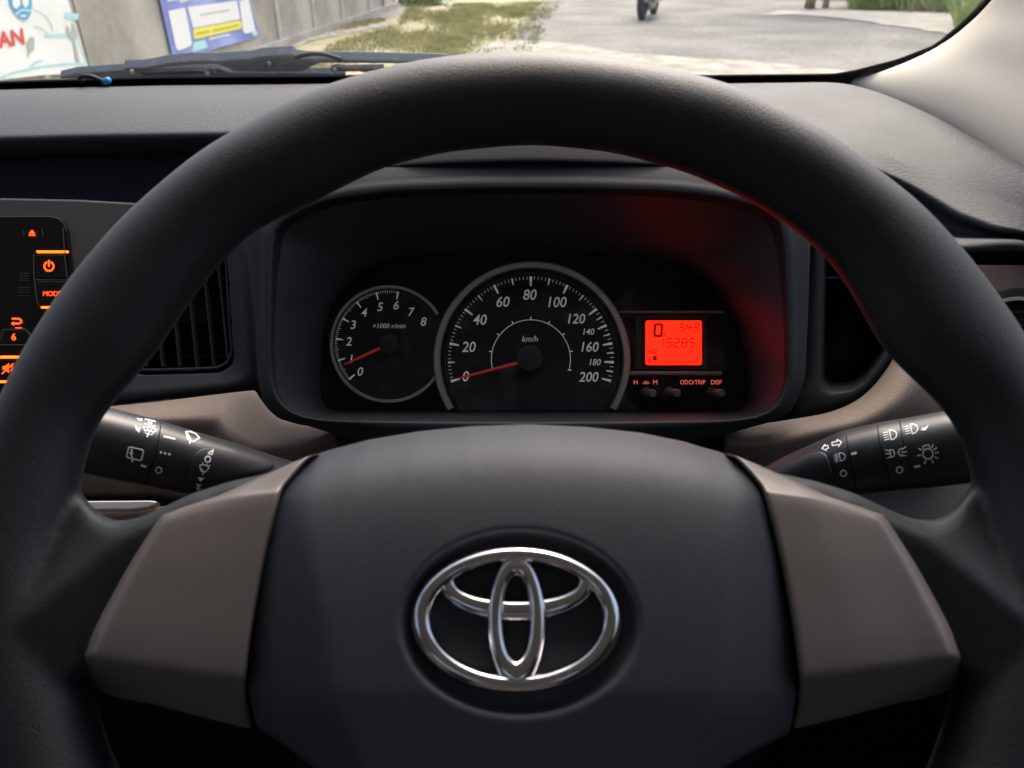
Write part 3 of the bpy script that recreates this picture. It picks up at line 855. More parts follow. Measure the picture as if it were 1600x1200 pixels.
# power
st_(acc, circ(76.5,416,7.2,18,60,-240), 2.8); st_(acc, [(76.5,407),(76.5,416)], 2.8)
acc.build('power_symbol', M_AMBER, radio, smooth=False); acc = Acc()
text_on(acc, SP, 'MODE', 81.5, 458.5, 8.0, h=h, offset=0.0, xs=0.92)
acc.build('mode_lettering', M_AMBER, radio, smooth=False); acc = Acc()
st_(acc, [(19,498),(30,498),(33,500.5),(33,503),(30,505.5),(22,505.5)], 2.6); quad_on(acc, SP, [(17,505.5),(22,502),(22,509)], h)
st_(acc, [(24,512.2),(34,512.2)], 1.2)
acc.build('return_symbol', M_AMBER, radio, smooth=False); acc = Acc()
text_on(acc, SP, '6', 21.5, 526, 11, h=h, offset=0.015)
acc.build('number_lettering', M_AMBER, radio, smooth=False); acc = Acc()
quad_on(acc, SP, [(4,572),(8,572),(14,567),(14,583),(8,578),(4,578)], h); st_(acc, [(3,584),(21,568)], 1.8); st_(acc, [(17,570),(20,575),(17,580)], 1.8)
acc.build('mute_symbol', M_AMBER, radio, smooth=False)
for pts in [((57,391.5),(100,391.5),(100,394.5),(57,394.5)), ((102,391.5),(106,391.5),(106,394.5),(102,394.5)), ((64,478.5),(110,478.5),(110,481.5),(64,481.5)), ((-60,556),(60,556),(60,559.5),(-60,559.5)), ((-60,594.5),(40,594.5),(40,598),(-60,598))]:
    a_ = Acc(); quad_on(a_, SP, list(pts), 0.0054, 0.0016); a_.build('light_bar', M_AMBERHI, radio, smooth=False)
st_(acc3, [(52.5,398),(53,430),(58,472),(62,480)], 1.2); st_(acc3, [(98.5,356),(101,400),(105,434)], 1.2); st_(acc3, [(53,437),(105,437)], 1.0)
st_(acc3, [(0,529),(4,514.5),(42,514.5),(52,528)], 1.2); st_(acc3, [(-40,538.5),(48,538.5)], 1.2); st_(acc3, [(36.5,360),(37.5,369)], 1.0); st_(acc3, [(65.5,357),(67,370)], 1.0)
acc3.build('button_edges', mat('dim_button_edge', (0.10, 0.09, 0.085), 0.4), radio, smooth=False)
acc3 = Acc()
for y in (427,431,435,438): st_(acc3, [(31,y),(45,y)], 1.1)
for y in (449,453,457,462): st_(acc3, [(28,y),(47,y)], 1.1)
acc3.build('faint_print', mat('faint_print', (0.035, 0.034, 0.033), 0.5), radio, smooth=False)

# ---- air vent left of the cluster
VP = Plane(300, 480, 0.505, tilt=4)
vent = empty('air_vent', VP.at(290, 580, -0.01), 'dark grey air vent with upright slats left of the instrument cluster', 'air vent')
vo = [(383,352),(392,450),(401,560),(402,606),(340,614),(250,625),(169,634),(130,640),(125,560),(200,440),(240,350),(270,335),(370,326)]
vi = [(341,330),(357,400),(364,520),(367,553),(363,571),(345,582),(300,584),(225,586),(206,583),(196,560),(196,400),(200,330),(230,326),(320,324)]
n = 120; cc = (285, 470)
lo_ = polar(vo, *cc, n, 2); li_ = polar(vi, *cc, n, 2)
loft('vent_surround', [on(VP, lo_, -0.02), on(VP, lo_, -0.001), on(VP, mid(lo_, li_, 0.04), 0.0), on(VP, mid(lo_, li_, 0.40), 0.0012), on(VP, mid(lo_, li_, 0.52), 0.0), on(VP, mid(lo_, li_, 0.93), -0.002), on(VP, mid(lo_, li_, 0.98), -0.0025), on(VP, li_, -0.004), on(VP, li_, -0.03)], M_PANEL, vent)
li2 = mid(li_, np.array(cc), 0.04); li3 = mid(li_, np.array(cc), 0.085)
loft('vent_frame', [on(VP, li2, -0.02), on(VP, li2, -0.0055), on(VP, mid(li2, li3, .2), -0.005), on(VP, mid(li2, li3, .8), -0.005), on(VP, li3, -0.0055), on(VP, li3, -0.02)], M_PANEL, vent)
o = obj('vent_back', on(VP, li_, -0.032), [tuple(range(n))], M_BLACK, vent); md = o.modifiers.new('s', 'SOLIDIFY'); md.thickness = 0.002
for xb in (226, 253, 280, 307, 333.5, 357):
    x0, x1 = xb - (572 - 330) * 0.105, xb
    acc = Acc()
    pts = [(x0 - 1.7, 330), (x0 + 1.7, 330), (x1 + 1.7, 573), (x1 - 1.7, 573)]
    quad_on(acc, VP, pts, -0.007, 0.005)
    bevel(acc.build('slat', M_PANEL, vent, smooth=False), 0.0004, 2)
for y in (380, 440, 500, 555):
    acc = Acc(); quad_on(acc, VP, [(200, y), (362, y), (362, y + 4), (200, y + 4)], -0.026, 0.004); acc.build('rear_blade', M_BLACK, vent, smooth=False)
acc = Acc(); quad_on(acc, VP, [(291,577),(303,577),(303,579.5),(291,579.5)], -0.0035, 0.004); acc.build('thumb_tab', M_PANEL, vent, smooth=False)

# ---- storage pocket right of the cluster
PP = Plane(1320, 520, 0.480, tilt=4)
pk = empty('storage_pocket', PP.at(1330, 620, -0.01), 'open dark grey storage pocket in the dash right of the instrument cluster', 'storage pocket')
po = [(1267,378),(1262,500),(1258,594),(1246,632),(1232,654),(1291,645),(1330,631),(1361,608),(1397,557),(1430,500),(1440,430),(1400,360),(1290,352)]
pi = [(1289,392),(1286,470),(1283,580),(1284,603),(1296,612),(1330,609),(1352,594),(1372,566),(1389,540),(1408,500),(1412,440),(1380,380),(1310,372)]
cc = (1335, 490); lo_ = polar(po, *cc, n, 1); li_ = polar(pi, *cc, n, 3)
loft('pocket_surround', [on(PP, lo_, -0.015), on(PP, lo_, -0.001), on(PP, mid(lo_, li_, 0.05), 0), on(PP, mid(lo_, li_, 0.80), 0.0), on(PP, mid(lo_, li_, 0.93), -0.0006), on(PP, li_, -0.003), on(PP, mid(li_, np.array(cc), 0.04), -0.008), on(PP, mid(li_, np.array(cc), 0.12), -0.045)], M_PANEL, pk)
o = obj('pocket_back', on(PP, mid(li_, np.array(cc), 0.1), -0.045), [tuple(range(n))], M_HOOD, pk); md = o.modifiers.new('s', 'SOLIDIFY'); md.thickness = 0.002
acc = Acc(); quad_on(acc, PP, [(1288,431),(1400,431),(1400,436),(1288,436)], -0.012, 0.03); bevel(acc.build('pocket_shelf', M_PANEL, pk, smooth=False), 0.001)

# ---- round side vent at the right edge
sv = empty('round_air_vent', XP.at(1590, 560, 0), 'round black air vent with a thin silver ring at the right edge', 'air vent')
c0 = (1592, 548)
def disc(name, r, h0, h1, m):
    L = [on(XP, circ(*c0, r * s, 65)[:-1], hh) for s, hh in ((1, h0), (1, h1 - 0.0005), (0.99, h1))]
    return loft(name, L, m, sv, cap=True)
ring_arc('recess_shade_ring', c0, 84, 98, 0, 360, 0, 1.2, mat('recess_shade_brown', (0.03, 0.022, 0.02), 0.5), sv, plane=XP)  # dark ring coloured in for the shadow of the recess round the vent
disc('dark_disc', 84.5, 0.0, 0.0008, M_BLACK)  # flat black disc, shaded depth of the vent put into colour
ring_arc('silver_ring', c0, 78, 84.5, 0, 360, 0.5, 4.5, M_SILVER, sv, plane=XP)
for k in range(-3, 4):
    y = c0[1] + k * 20; hw = math.sqrt(76 ** 2 - (k * 20) ** 2)
    acc = Acc(); quad_on(acc, XP, [(c0[0] - hw, y - 1.5), (c0[0] + hw, y - 1.5), (c0[0] + hw, y + 1.5), (c0[0] - hw, y + 1.5)], 0.002, 0.001); acc.build('slat', M_HOOD, sv, smooth=False)

# ================================================================== STALKS
def stalk(name, label, cat, stations, side):
    """stations: (px, py, depth, half height px, half thickness m)"""
    e = empty(name, P(*stations[-1][:3]), label, cat)
    n = 40; V = []
    st2 = resample([(s[0], s[1], s[2], s[3], s[4]) for s in stations], 46)
    ax = P(*st2[-1][:3]) - P(*st2[0][:3]); ax /= np.linalg.norm(ax)
    up = np.cross(ax, FW); up /= np.linalg.norm(up)
    if np.dot(up, UY) < 0: up = -up
    fw = np.cross(up, ax); fw /= np.linalg.norm(fw)
    for s in st2:
        c = P(s[0], s[1], s[2]); hh = s[3] * s[2] / F
        for k in range(n):
            a = 2 * math.pi * k / n
            ex = 2 / 2.5
            ca, sa = math.cos(a), math.sin(a)
            V.append(c + up * hh * math.copysign(abs(sa) ** ex, sa) + fw * s[4] * math.copysign(abs(ca) ** ex, ca))
    f = grid_faces(len(st2), n, True) + [tuple(range(n))[::-1], tuple(range((len(st2) - 1) * n, len(st2) * n))]
    o = obj('lever_body', V, f, M_STALK, e)
    return e, o, (V, f)

def bvh_of(V, f):
    return BVHTree.FromPolygons([tuple(v) for v in V], f)
def hit(bvh, px, py, off=0.0002):
    r = RX * ((px - 800) / F) + UY * ((600 - py) / F) + FW
    l, nn, i, d = bvh.ray_cast(Vector(CAM), Vector(r).normalized())
    if l is None: return None
    if nn.dot(Vector(r)) > 0: nn = -nn
    return np.array(l) + np.array(nn) * off
def decal(acc, bvh, pts, wd, closed=False, off=0.0002, step=4):
    p = [np.array(q, float) for q in pts]
    if closed: p.append(p[0])
    for a, b in zip(p[:-1], p[1:]):
        L = np.linalg.norm(b - a)
        m = max(1, int(L / step))
        for i in range(m):
            q0 = a + (b - a) * i / m; q1 = a + (b - a) * (i + 1) / m
            for q in stroke_px([q0, q1], wd):
                h_ = [hit(bvh, x, y, off) for x, y in q]
                if all(t is not None for t in h_): acc.add(h_, [(0, 1, 2, 3)])
def fillpoly(acc, bvh, pts, off=0.0002):
    h_ = [hit(bvh, x, y, off) for x, y in pts]
    if all(t is not None for t in h_): acc.add(h_, [tuple(range(len(h_)))])

# local frames on the stalk so symbols follow its slope
def sym(cx, cy, rot, sc=1.0):
    c, s = math.cos(math.radians(rot)), math.sin(math.radians(rot))
    return lambda pts: [(cx + sc * (x * c + y * s), cy + sc * (-x * s + y * c)) for x, y in pts]

ls, lbody, lg = stalk('wiper_stalk', 'black wiper stalk with white wiper symbols, left of the steering column', 'stalk',
    [(470,762,.400,34,.010),(400,748,.385,42,.0125),(350,736,.376,46,.0135),(300,724,.368,48,.0145),(235,707,.360,51,.0155),(160,690,.352,53,.0155),(90,674,.345,52,.0150),(30,660,.340,46,.0130),(10,655,.338,36,.010)], -1)
bl = bvh_of(*lg)
acc = Acc()
# narrow joint rings between end knob and body
decal(acc, bl, [(252,657),(249,680),(243,710),(234,737),(226,760)], 2.0, off=0.00015); acc.build('joint_line', M_BLACK, ls, smooth=False)
acc = Acc()
# rear-wiper (window with wiper)
s = sym(210, 709, -13)
decal(acc, bl, s([(-11,-7),(-8,-9),(11,-9),(13,-7),(13,6),(11,8),(-9,8),(-11,6)]), 2.2, True)
decal(acc, bl, s([(-7,-1),(-2,6),(0,13)]), 2.6); decal(acc, bl, s([(-6,-6),(-3,1)]), 2.6)
decal(acc, bl, [(221,727),(228,729)], 3.2)
# washer symbols near the top
s = sym(234, 660.5, -13)
decal(acc, bl, s([(-8,-3.5),(8,-3.5),(9,4),(-7,4)]), 1.4, True); decal(acc, bl, s([(-3,-3),(0,3),(3,-3)]), 1.2); decal(acc, bl, s([(-4,1),(4,1)]), 1.2)
fillpoly(acc, bl, s([(-22,-2),(-13,-3),(-12,1),(-17,1)]))
s = sym(233, 674, -13)
decal(acc, bl, s([(-10,-4),(-4,-6.5),(4,-6.5),(10,-4),(5,4.5),(-4,4.5)]), 1.4, True); decal(acc, bl, s([(-4,-6),(0,4),(4,-6)]), 1.2); decal(acc, bl, s([(-6,0),(7,0)]), 1.2); decal(acc, bl, s([(-1,4),(-1,9)]), 2)
fillpoly(acc, bl, s([(-25,-5),(-18,-1),(-14,-3),(-15,6),(-20,3)]))
# front-wiper
s = sym(299, 683, -22)
decal(acc, bl, s([(-11,-4),(-5,-7),(4,-7),(12,-3),(5,6),(-4,6)]), 1.8, True); decal(acc, bl, s([(-8,-2),(0,4),(1,10)]), 2.4)
decal(acc, bl, [(256,682),(273,686)], 3.0)
for x in (0, 6.5, 13): decal(acc, bl, [(250.5 + x, 706.5 + x * .22), (252.5 + x, 707 + x * .22)], 3.2)
decal(acc, bl, circ(248, 734.5, 4.6, 15), 1.8, step=8)
# washer panel column
decal(acc, bl, off=0.0011, pts=[(324,709),(332,704),(330,711)], wd=1.8, closed=True)
decal(acc, bl, circ(323.5, 717.5, 4.3, 15), 2.0, step=8, off=0.0011)
s = sym(317, 732, -15)
decal(acc, bl, s([(-7,-4),(-2,-6),(3,-6),(8,-4),(4,4),(-3,4)]), 1.4, True, off=0.0011); decal(acc, bl, s([(-5,0),(1,3),(1,8)]), 1.8, False, off=0.0011); decal(acc, bl, s([(-4,-9),(-3,-6)]), 1.4, False, off=0.0011); decal(acc, bl, s([(3,-9),(3,-6)]), 1.4, False, off=0.0011); decal(acc, bl, s([(8,-8),(6,-5)]), 1.4, False, off=0.0011)
fillpoly(acc, bl, [(308,744),(319,746),(312,751)], off=0.0011)
fillpoly(acc, bl, [(306,754),(315,756),(309,760)], off=0.0011); fillpoly(acc, bl, [(306,759),(315,761),(309,765)], off=0.0011)
acc.build('symbols', M_WPRINT, ls, smooth=False)
# flat raised pad facing the driver on the inner end
pad_l = [(296,735),(300,716),(308,704),(322,699),(340,702),(425,722),(432,727),(420,735),(330,760),(300,768),(290,760)]
def raised_pad(name, pts, bvh, e, off=0.0015, m=M_STALK, N=60):
    q = sm1(resample(pts + [pts[0]], N + 1)[:-1], 2, True); c = q.mean(0)
    loops = []
    for s_, o_ in ((1.0, 0.0), (0.985, off * 0.8), (0.93, off), (0.6, off), (0.3, off)):
        L = []
        for x, y in q:
            hh = hit(bvh, c[0] + (x - c[0]) * s_, c[1] + (y - c[1]) * s_, o_)
            if hh is None: return
            L.append(hh)
        loops.append(np.array(L))
    o = loft(name, loops, m, e, cap=True)
M_STALK2 = mat('matt_stalk_pad', (0.014, 0.014, 0.017), 0.6)
raised_pad('inner_pad', pad_l, bl, ls, off=0.0008, m=M_STALK2)

rs, rbody, rg = stalk('light_stalk', 'black light switch stalk with white lamp symbols, right of the steering column', 'stalk',
    [(1170,772,.400,24,.009),(1230,748,.390,33,.011),(1290,731,.380,42,.0135),(1330,722,.374,50,.0155),(1390,712,.366,53,.0165),(1440,706,.360,55,.0165),(1500,697,.352,57,.0160),(1560,688,.345,55,.0150),(1600,682,.340,44,.012)], 1)
br = bvh_of(*rg)
acc = Acc()
for L in ([(1322,681),(1325,700),(1331,730),(1337,758)], [(1371,666),(1374,690),(1381,720),(1391,752)], [(1406,657),(1409,680),(1415,708),(1424,742)]):
    decal(acc, br, L, 2.0, off=0.00015)
acc.build('joint_line', M_BLACK, rs, smooth=False)
acc = Acc()
s = sym(1293, 697, 13)
decal(acc, br, s([(-9,2),(-3,-3),(-3,-0.5),(1,-0.5),(1,4),(-3,4),(-3,7)]), 1.5, True)
decal(acc, br, s([(23,-1),(17,-6.5),(17,-3.5),(8,-3.5),(8,1.5),(17,1.5),(17,5)]), 1.5, True)
def lamp(cx, cy, rot, sc, rays=True, slash=False):
    s = sym(cx, cy, rot, sc)
    decal(acc, br, s([(-1,-8),(4,-7.5),(9,-4),(10,0),(9,4),(4,7.5),(-1,8)]), 1.8 * sc, True)
    for y in (-6, -2, 2, 6): decal(acc, br, s([(-12, y + (2 if slash else 0)), (-4, y)]), 1.4 * sc)
    if slash: decal(acc, br, s([(-8,-9),(-6,-3),(-9,3),(-7,9)]), 1.2 * sc)
lamp(1313, 714, 12, 0.78, slash=True)
decal(acc, br, circ(1318, 739.5, 4.7, 15), 2.0, step=8)
decal(acc, br, [(1331,709.5),(1338,707.5)], 3.6)
lamp(1392, 680, 12, 0.92); lamp(1425, 670.5, 12, 0.92)
fillpoly(acc, br, [(1438,672),(1452,664),(1447,672),(1443,673)]); decal(acc, br, [(1441,668),(1446,672)], 1.5)
s = sym(1397, 708, 5)
decal(acc, br, s([(-6,-6),(-1,-5),(1,0),(-1,5),(-6,6)]), 1.6, False); decal(acc, br, s([(-13,-6),(-6,-4)]), 1.4); decal(acc, br, s([(-13,0),(-4,0)]), 1.4); decal(acc, br, s([(-11,7),(-5,4)]), 1.4); decal(acc, br, s([(-6,-6),(-6,6)]), 1.4)
s = sym(1404, 707, 5)
decal(acc, br, s([(6,-6),(2,-5),(-1,0),(2,5),(6,6)]), 1.6, False); decal(acc, br, s([(6,-4),(12,-8)]), 1.4); decal(acc, br, s([(4,0),(13,0)]), 1.4); decal(acc, br, s([(5,4),(12,6)]), 1.4)
decal(acc, br, circ(1405.5, 734, 4.8, 15), 2.0, step=8)
decal(acc, br, [(1429,729.5),(1437,728)], 3.4)
decal(acc, br, circ(1450, 709, 8, 20), 2.0, step=8)
decal(acc, br, [(1443,701),(1442,697),(1451,695),(1453,699)], 1.6)
for a in (70, 35, 8, -25, -60, -110, 190, 150):
    c_, s_ = math.cos(math.radians(a)), -math.sin(math.radians(a))
    if a == 70: c_, s_ = math.cos(math.radians(60)), -math.sin(math.radians(60))
    decal(acc, br, [(1450 + c_ * 11.5, 709 + s_ * 11.5), (1450 + c_ * 16.5, 709 + s_ * 16.5)], 1.8)
acc.build('symbols', M_WPRINT, rs, smooth=False)
raised_pad('inner_pad', [(1218,742),(1232,728),(1262,712),(1284,706),(1292,710),(1297,724),(1301,742),(1300,758),(1270,762),(1235,760)], br, rs, m=M_STALK2)

# ================================================================== WINDSCREEN, PILLAR, CABIN
class WPl(Plane):
    def __init__(s, o, n): s.o = np.array(o, float); s.n = np.array(n, float) / np.linalg.norm(n)
wd = np.array([0, -0.6, 0.47]); wd /= np.linalg.norm(wd)
WS = WPl((0, 0.975, 1.012), np.cross(wd, [1, 0, 0]))
if WS.n[1] > 0: WS.n = -WS.n
ws = empty('windscreen', WS.at(300, 118), 'windscreen glass with a black border above the dashboard', 'windscreen')
edge = [(-520,150),(-200,136),(0,127),(92,124),(250,119.5),(540,117),(820,116),(1100,117),(1300,115),(1333,110),(1400,93),(1460,70),(1500,37),(1537,0),(1590,-80),(1650,-200),(1700,-330)]
inn_ = [(-520,166),(-200,150),(0,140),(92,137),(250,133),(540,131),(820,131),(1100,132),(1300,128),(1353,118),(1402,103),(1468,73),(1511,40),(1553,0),(1610,-80),(1675,-200),(1730,-330)]
ge = [WS.at(x, y, 0) for x, y in inn_]
glass = ge + [WS.at(1700, -460), WS.at(-800, -460), WS.at(-780, 100)]
o = obj('glass', glass, [tuple(range(len(glass)))], M_GLASS, ws, smooth=False)
E1 = resample(edge, 140); E2 = resample(inn_, 140)
fa = [WS.at(x, y, 0.003) for x, y in E1]; fb = [WS.at(x, y, 0.003) for x, y in mid(E1, E2, 1.0)]
fb2 = [p - WS.n * 0.0 + np.array([0, 0.0, -0.01]) for p in fb]
o = obj('black_border', np.vstack([fa, fb, fb2]), grid_faces(3, 140), M_FRIT, ws, smooth=False)
md = o.modifiers.new('s', 'SOLIDIFY'); md.thickness = 0.002

pil = sheet('pillar_trim', [
    [(1290,150,.96),(1330,165,.94),(1450,220,.84),(1600,330,.66),(1750,430,.55),(1950,560,.45),(2300,700,.40)],
    [(1318,127,.925),(1345,137,.90),(1450,185,.80),(1600,262,.66),(1750,350,.54),(1950,470,.45),(2300,600,.40)],
    [(1352,119,.90),(1380,128,.87),(1460,150,.79),(1600,215,.66),(1750,290,.53),(1950,400,.45),(2300,500,.40)],
    [(1401,104,.865),(1424,108,.835),(1480,125,.775),(1600,170,.665),(1760,230,.52),(1960,330,.44),(2300,400,.39)],
    [(1467,74,.82),(1484,76,.79),(1530,90,.745),(1620,115,.66),(1780,160,.51),(1980,240,.43),(2300,300,.39)],
    [(1510,41,.785),(1525,42,.76),(1560,50,.72),(1640,65,.64),(1800,90,.49),(2000,140,.42),(2300,200,.38)],
    [(1552,0,.75),(1568,0,.73),(1600,5,.70),(1670,10,.63),(1820,10,.47),(2020,30,.40),(2300,60,.37)],
    [(1609,-80,.69),(1624,-80,.67),(1655,-78,.645),(1720,-75,.59),(1860,-80,.45),(2060,-80,.38),(2330,-80,.35)],
    [(1674,-200,.62),(1690,-200,.60),(1715,-200,.58),(1780,-200,.53),(1900,-200,.42),(2100,-200,.36),(2360,-200,.33)]],
    M_BEIGE, None, n=38, sub=2, smooth_it=1)
tag(pil, 'pale beige moulded trim of the windscreen pillar at the upper right', 'pillar trim')

# cabin shell (roof, doors, back), with side glass that trims the incoming light
M_LINER = mat('pale_roof_lining', (0.62, 0.60, 0.55), 0.9)
cab = empty('car_cabin', (-0.3, -0.6, 0.12), 'cabin of the car around the dashboard, with pale roof lining and dark doors', 'car cabin')
box('roof_lining', -1.22, 0.62, -2.3, 0.33, 1.50, 1.54, M_LINER, cab)
def tint(name, t_):
    return glass_mat(name, refl=0.04, dust=0.01, tint=(t_, t_, t_))
M_T1, M_T2 = tint('near_clear_glass', 0.95), tint('dimming_glass', 0.80)  # made-up tint, dims the light entering from the left and rear
for sx, mt in ((0.60, M_T1), (-1.24, M_T2)):
    dr = box('door', sx, sx + 0.05, -2.3, 0.62, 0.15, 0.98, M_CONSOLE, cab)
    box('door_pillar', sx, sx + 0.05, -0.42, -0.30, 0.98, 1.44, M_BEIGE, dr)
    box('top_rail', sx, sx + 0.05, -2.3, 0.30, 1.44, 1.50, M_BEIGE, dr)
    box('side_glass', sx + 0.02, sx + 0.024, -2.3, -0.42, 0.98, 1.44, mt, dr)
    box('side_glass', sx + 0.02, sx + 0.024, -0.30, 0.62, 0.98, 1.44, mt, dr)
box('rear_wall', -1.24, 0.65, -2.36, -2.30, 0.15, 1.02, M_CONSOLE, cab)
box('rear_glass', -1.24, 0.65, -2.34, -2.336, 1.02, 1.50, M_T2, cab)
box('cabin_floor', -1.24, 0.65, -2.30, 1.10, 0.12, 0.15, M_FLOOR, cab)
box('firewall', -1.24, 0.65, 1.02, 1.06, 0.15, 0.95, M_BLACK, cab)
for sx in (-0.0, -0.72):
    st_e = bevel(box('seat', sx - 0.25, sx + 0.25, -0.62, -0.10, 0.30, 0.48, M_FABRIC, cab), 0.05, 4)
    bevel(box('seat_back', sx - 0.25, sx + 0.25, -0.78, -0.62, 0.42, 1.05, M_FABRIC, st_e), 0.05, 4)
    bevel(box('headrest', sx - 0.13, sx + 0.13, -0.80, -0.70, 1.09, 1.27, M_FABRIC, st_e), 0.04, 4)

# ---- wipers on the cowl outside
WO = WPl(WS.o - WS.n * 0.03, WS.n)
wp = empty('windscreen_wiper', WO.at(330, 115), 'dark grey windscreen wiper parked on the cowl outside the glass', 'wiper')
def prism(name, pts, m, parent, thick, h=0.0):
    return slab(name, pts, WO, h, thick, m, parent, bev=0.0015)
prism('wiper_arm', [(194,107),(204,106),(225,106),(262,99),(300,95),(340,95.5),(372,93),(392,92),(410,88),(424,87),(436,86),(458,85),(462,90),(480,93),(560,94),(700,97),(700,100),(500,99),(488,104),(476,111),(462,113),(390,113),(368,112),(356,107),(340,101),(300,101),(262,105),(222,111),(216,118),(206,121),(194,118)], M_WIPER, wp, 0.012, 0.004)
prism('wiper_blade', [(94,121),(120,115),(190,110),(320,107),(345,109),(360,115),(540,116),(540,120),(94,124)], M_WIPER, wp, 0.01, 0.0)
prism('blade_rubber', [(222,115.5),(300,112),(318,113),(318,116),(222,118.5)], M_RUBBER, wp, 0.004, 0.006)
prism('arm_hook', [(516,108),(526,105.5),(545,107),(600,106),(600,112),(524,113),(516,112)], M_WIPER, wp, 0.006, 0.008)
prism('arm_clip', [(318,112),(325,107),(334,107),(336,117),(318,117)], M_WIPER, wp, 0.006, 0.007)
for c in ((206.5, 112.5), (325, 115), (421, 99), (523, 110)):
    v, f = tube_geo([WO.at(*c, 0.003), WO.at(*c, 0.0115), WO.at(*c, 0.0125)], [0.0032, 0.0030, 0.0018], 12)
    obj('rivet', v, f, M_WIPER, wp)
hk = [(462,90),(474,86),(492,83.5),(508,85),(522,89),(534,93)]
v, f = tube_geo([WO.at(x, y, 0.004) for x, y in resample(hk, 14)], 0.0024, 8); obj('washer_tube', v, f, M_RUBBER, wp)
v, f = tube_geo([WO.at(x, y, 0.010) for x, y in resample([(540,111),(552,107),(562,111),(575,113),(590,114)], 12)], 0.0008, 6); obj('red_wire', v, f, mat('dark_red_wire', (0.25, 0.02, 0.03), 0.5), wp)
wr = tube('loose_cable', [WS.at(x, y, 0.009) for x, y in sm1(resample([(128,127),(123,122),(128,119),(140,119),(152,123),(162,128),(166,130)], 16), 1)], 0.0026, M_RUBBER, None)
tag(wr, 'short loop of black cable with a blue tip lying at the base of the windscreen', 'cable')
v, f = tube_geo([WS.at(163, 128, 0.011), WS.at(170, 125, 0.011)], [0.004, 0.0036], 12)
obj('blue_tip', v, f, mat('bright_blue', (0.02, 0.30, 0.62), 0.4), wr)
cw = sheet('cowl', [[(-420,160,1.05),(250,140,1.05),(820,137,1.05),(1300,138,1.05)], [(-420,140,1.10),(250,124,1.10),(820,122,1.10),(1300,122,1.10)], [(-420,150,1.25),(250,140,1.25),(820,140,1.25),(1300,140,1.25)]], M_RUBBER, None, n=16)
tag(cw, 'black plastic cowl at the foot of the windscreen', 'cowl')

# ================================================================== OUTSIDE
def ground_mat():
    m = bpy.data.materials.new('road_surface'); m.use_nodes = True
    t = m.node_tree; b = t.nodes['Principled BSDF']; b.inputs['Roughness'].default_value = 0.9
    tc = t.nodes.new('ShaderNodeTexCoord')
    n1 = t.nodes.new('ShaderNodeTexNoise'); n1.inputs['Scale'].default_value = 0.8; n1.inputs['Detail'].default_value = 8
    n2 = t.nodes.new('ShaderNodeTexNoise'); n2.inputs['Scale'].default_value = 14; n2.inputs['Detail'].default_value = 6
    mpn = t.nodes.new('ShaderNodeMapping'); mpn.inputs['Scale'].default_value = (1, 1, 1)
    t.links.new(tc.outputs['Object'], mpn.inputs[0])
    t.links.new(mpn.outputs[0], n1.inputs['Vector']); t.links.new(mpn.outputs[0], n2.inputs['Vector'])
    cr = t.nodes.new('ShaderNodeValToRGB')
    cr.color_ramp.elements[0].position = 0.35; cr.color_ramp.elements[0].color = (0.15, 0.146, 0.13, 1)
    cr.color_ramp.elements[1].position = 0.68; cr.color_ramp.elements[1].color = (0.27, 0.265, 0.237, 1)
    t.links.new(n1.outputs[0], cr.inputs[0])
    mx = t.nodes.new('ShaderNodeMix'); mx.data_type = 'RGBA'; mx.blend_type = 'OVERLAY'; mx.inputs[0].default_value = 0.8
    t.links.new(cr.outputs[0], mx.inputs[6]); t.links.new(n2.outputs['Fac'], mx.inputs[7])
    t.links.new(mx.outputs[2], b.inputs['Base Color'])
    bp = t.nodes.new('ShaderNodeBump'); bp.inputs['Distance'].default_value = 0.02; bp.inputs['Strength'].default_value = 0.5
    t.links.new(n2.outputs[0], bp.inputs['Height']); t.links.new(bp.outputs[0], b.inputs['Normal'])
    return m
def soft_ground(name, c1, c2, scale, holes=None):
    m = bpy.data.materials.new(name); m.use_nodes = True
    t = m.node_tree; b = t.nodes['Principled BSDF']; b.inputs['Roughness'].default_value = 0.95
    tc = t.nodes.new('ShaderNodeTexCoord')
    n1 = t.nodes.new('ShaderNodeTexNoise'); n1.inputs['Scale'].default_value = scale; n1.inputs['Detail'].default_value = 9; n1.inputs['Roughness'].default_value = 0.65
    t.links.new(tc.outputs['Object'], n1.inputs['Vector'])
    cr = t.nodes.new('ShaderNodeValToRGB')
    cr.color_ramp.elements[0].position = 0.4; cr.color_ramp.elements[0].color = (*c1, 1)
    cr.color_ramp.elements[1].position = 0.62; cr.color_ramp.elements[1].color = (*c2, 1)
    t.links.new(n1.outputs[0], cr.inputs[0]); t.links.new(cr.outputs[0], b.inputs['Base Color'])
    bp = t.nodes.new('ShaderNodeBump'); bp.inputs['Distance'].default_value = 0.03; bp.inputs['Strength'].default_value = 0.6
    t.links.new(n1.outputs[0], bp.inputs['Height']); t.links.new(bp.outputs[0], b.inputs['Normal'])
    return m
def G(px, py, z=0.0):
    r = RX * ((px - 800) / F) + UY * ((600 - py) / F) + FW
    t = (z - CAM[2]) / r[2]
    return CAM + r * t
gr = obj('road', [(-150,-60,0),(150,-60,0),(150,300,0),(-150,300,0)], [(0,1,2,3)], ground_mat(), None, smooth=False, kind='structure', origin=(0,0,0))

